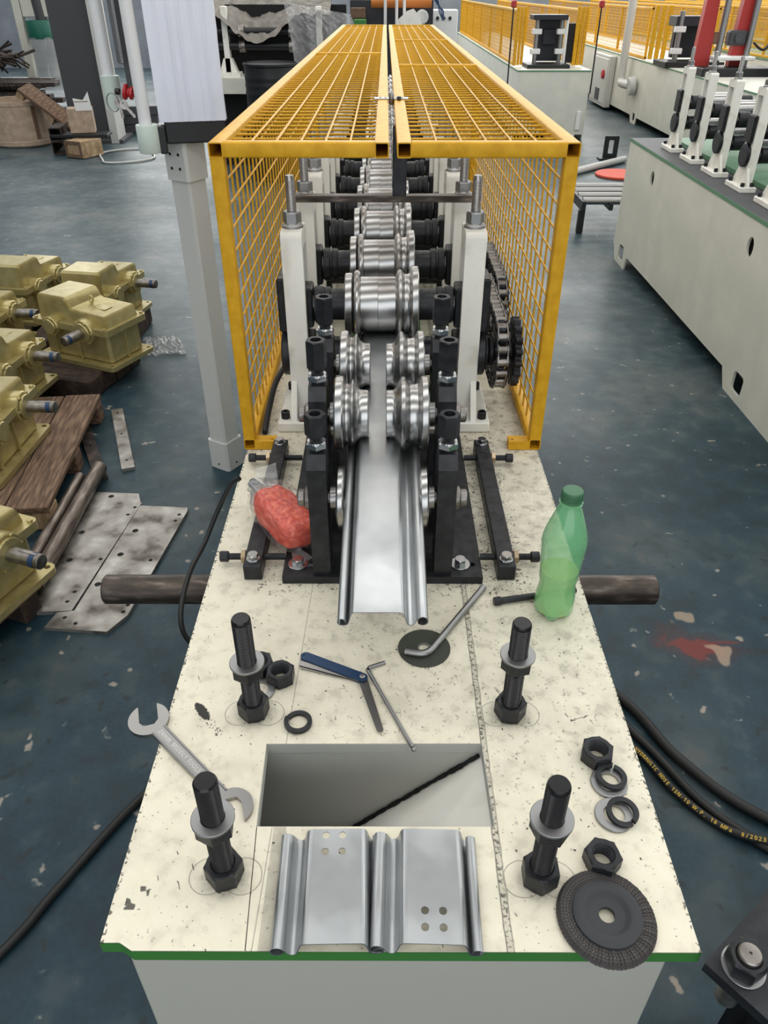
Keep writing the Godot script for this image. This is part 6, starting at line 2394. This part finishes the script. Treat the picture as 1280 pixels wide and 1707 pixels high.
	var tangle := single(m, "scrap_tangle", M.rust_scrap, "dark tangled steel offcuts heaped on the scrap bars at the upper left", "scrap", Vector3(-5.75, 0.64, -11.25))
	tag(tangle, "", "", "", "stuff")
	for k in 3:
		m = mb()
		m.box(Vector3(0, 0.06, 0), Vector3(2.4, 0.10, 0.14), 0.004)
		single(m, "channel_bar", M.dark_grey, "long grey steel channel behind the cardboard drum, " + ["lowest", "middle one", "topmost"][k] + " of three stacked", "steel bar", Vector3(-4.2 + 0.1 * k, -0.008 + 0.101 * k, -10.55), deg_to_rad(8.0), "grey channels behind the drum")
	m = mb()
	var pts := []
	for k in 26:
		var a := TAU * k / 25.0
		pts.append(Vector3(cos(a) * 0.30 + 0.05 * sin(a * 3.0), 0.012, sin(a) * 0.42))
	m.tube(pts, 0.010, 8)
	single(m, "floor_cord", M.pale_grey, "pale cord looped on the floor behind the control post", "cord", Vector3(-2.85, 0, -9.0))


func far_middle() -> void:
	# machine under a tarpaulin
	var t := thing("covered_machine", "old machine with black rollers under a grey tarpaulin, left beyond the guard", "machine", V(-1.2, 0, -8.6))
	var m := mb()
	m.box(Vector3(-0.12, 0.0, 0.0), Vector3(0.9, 0.14, 0.5), 0.004)
	part(m, "base_beam", M.cream_body, t)
	m = mb()
	m.box(Vector3(-0.12, -0.405, -0.1), Vector3(0.9, 0.67, 0.3), 0.004)
	part(m, "base_frame", M.matt_black, t)
	for x in [-0.35, 0.55]:
		m = mb()
		m.box(Vector3(x, 0.36, 0.05), Vector3(0.055, 0.56, 0.10), 0.004)
		m.extrude(PackedVector2Array([Vector2(x - 0.10, 0.07), Vector2(x + 0.10, 0.07), Vector2(x + 0.04, 0.22), Vector2(x - 0.04, 0.22)]), 0.0, 0.10)
		m.box(Vector3(x, 0.075, 0.1), Vector3(0.24, 0.06, 0.2), 0.004)
		part(m, "upright", M.cream_cast, t)
	for y in [0.32, 0.44]:
		m = mb()
		m.cyl(Vector3(-0.9, y, 0.05), Vector3(0.6, y, 0.05), 0.035, 18)
		part(m, "shaft", M.black_plastic, t)
		for x in [-0.20, 0.28]:
			m = mb()
			m.cyl(Vector3(x - 0.03, y, 0.05), Vector3(x + 0.03, y, 0.05), 0.055, 20, 0.004)
			part(m, "collar", M.dull_steel, t)
	m = mb()
	m.box(Vector3(0.1, 0.35, -0.25), Vector3(1.4, 0.6, 0.1), 0.004)
	part(m, "back_plate", M.matt_black, t)
	# tarpaulin: one grey sheet draped across, sagging between the uprights
	var tp := mb()
	tp.g = 1
	var ns := noise(3.0, 21, 4)
	var nx := 46
	var nz := 30
	for i in nx:
		for j in nz:
			var q := []
			for e in [[i, j], [i, j + 1], [i + 1, j + 1], [i + 1, j]]:
				var u: float = float(e[0]) / nx
				var v: float = float(e[1]) / nz
				q.append(_tarp(u, v, ns, 0.0))
			tp.quad(q[0], q[1], q[2], q[3], 1)
	single(tp, "tarpaulin", M.tarp, "grey tarpaulin draped and sagging over the old machine left beyond the guard", "tarpaulin", V(-1.2, 0, -8.6))
	var pf := mb()
	pf.g = 1
	for i in 30:
		for j in 24:
			var q := []
			for e in [[i, j], [i, j + 1], [i + 1, j + 1], [i + 1, j]]:
				var u: float = e[0] / 30.0
				var v: float = e[1] / 24.0
				var fold := 0.05 * sin(u * 22.0 + v * 2.0) * v + 0.03 * ns.get_noise_2d(u * 6.0, v * 6.0)
				q.append(Vector3(lerpf(0.22, 0.85, u) + 0.12 * v, 0.68 - 0.10 * u - 0.50 * v * v - 0.05 * v, 0.18 + 0.20 * v + fold))
			pf.quad(q[0], q[1], q[2], q[3], 1)
	single(pf, "plastic_sheet", M.milky_film, "translucent grey plastic sheet hanging at the right end of the tarpaulin", "plastic sheet", V(-1.2, 0, -8.6))
	# oil drum
	t = thing("oil_drum", "black ribbed steel oil drum between the tarpaulin and the guard", "drum", Vector3(-1.06, 0, -7.9))
	m = mb()
	var pr := [Vector2(0, 0.0), Vector2(0.235, 0.0), Vector2(0.245, 0.008), Vector2(0.245, 0.022), Vector2(0.238, 0.03)]
	for y in [0.30, 0.60]:
		pr += [Vector2(0.238, y - 0.02), Vector2(0.246, y), Vector2(0.238, y + 0.02)]
	for k in 3:
		pr += [Vector2(0.238, 0.72 + 0.06 * k), Vector2(0.242, 0.735 + 0.06 * k), Vector2(0.238, 0.75 + 0.06 * k)]
	pr += [Vector2(0.238, 0.94), Vector2(0.247, 0.95), Vector2(0.247, 0.968), Vector2(0.238, 0.970), Vector2(0.232, 0.955), Vector2(0, 0.955)]
	m.lathe(pr, 40)
	part(m, "shell", M.black_plastic, t)
	# machines beyond the far end of the guard
	t = thing("roll_feeder", "machine with orange roll and pale wedge-shaped cover beyond the guard end", "machine", V(0.15, 0, -9.6))
	m = mb()
	m.cyl(Vector3(-0.32, 0.66, 0), Vector3(0.32, 0.66, 0), 0.055, 24, 0.004)
	part(m, "orange_roll", M.orange_roll, t)
	m = mb()
	m.box(Vector3(-0.1, 0.30, -0.25), Vector3(0.9, 0.75, 0.15), 0.004)
	part(m, "black_frame", M.navy_black, t)
	m = mb()
	m.extrude(PackedVector2Array([Vector2(-0.06, 0.44), Vector2(0.22, 0.44), Vector2(0.20, 0.52), Vector2(0.13, 0.60), Vector2(0.06, 0.58), Vector2(-0.05, 0.49)]), 0.0, 0.22)
	part(m, "wedge_cover", M.cream_cast, t)
	m = mb()
	m.cyl(Vector3(0.22, 0.53, -0.05), Vector3(0.22, 0.53, 0.16), 0.065, 20, 0.008)
	part(m, "motor", M.pale_grey, t)
	for x in [-0.17, -0.05, 0.03]:
		m = mb()
		m.cyl(Vector3(x, -0.74, 0.1), Vector3(x, 0.95, 0.1), 0.016, 12)
		part(m, "post", M.white_paint, t)
	m = mb()
	m.box(Vector3(-0.12, -0.4, 0), Vector3(0.8, 0.68, 0.4), 0.01)
	part(m, "base", M.cream_body, t)
	m = mb()
	m.box(Vector3(-0.46, 0.56, -0.05), Vector3(0.16, 0.10, 0.12), 0.01)
	part(m, "brown_gear_cover", M.old_wood, t)
	m = mb()
	m.box(Vector3(-0.44, 0.47, 0.02), Vector3(0.14, 0.08, 0.12), 0.01)
	part(m, "green_motor", M.green_paint, t)
	for k in 3:
		m = mb()
		m.tube(curve([Vector3(0.30, 0.75, 0.05), Vector3(0.38, 0.68 - 0.02 * k, 0.06), Vector3(0.40 + 0.02 * k, 0.58, 0.08), Vector3(0.44, 0.50, 0.1)]), 0.008, 6)
		part(m, "blue_hose", M.blue_handle, t)
	t = thing("white_cabinet", "white machine cabinet with small sockets right of the orange roll", "cabinet", V(0.62, -BT, -10.3))
	m = mb()
	m.box(Vector3(0, 0.66, 0), Vector3(0.36, 1.32, 0.3), 0.01)
	part(m, "body", M.white_plate, t)
	for k in 4:
		m = mb()
		m.cyl(Vector3(-0.12 + 0.07 * k, 1.24, 0.15), Vector3(-0.12 + 0.07 * k, 1.24, 0.17), 0.018, 12)
		part(m, "socket", M.black_plastic, t)


func _tarp(u: float, v: float, ns: FastNoiseLite, lift: float) -> Vector3:
	var x := lerpf(-0.55, 0.66, u)
	var sag := 0.22 * sin(clampf((u - 0.12) / 0.62, 0.0, 1.0) * PI) * v
	var y := 0.70 - 0.12 * v * v - sag + 0.035 * ns.get_noise_2d(u * 3.0, v * 2.0) + 0.02 * sin(u * 26.0 + v * 3.0) * (1.0 - v) + lift
	var z := lerpf(-0.55, 0.17, v) + 0.03 * ns.get_noise_2d(u * 4.0 + 5.0, v * 2.0)
	return Vector3(x, y, z)
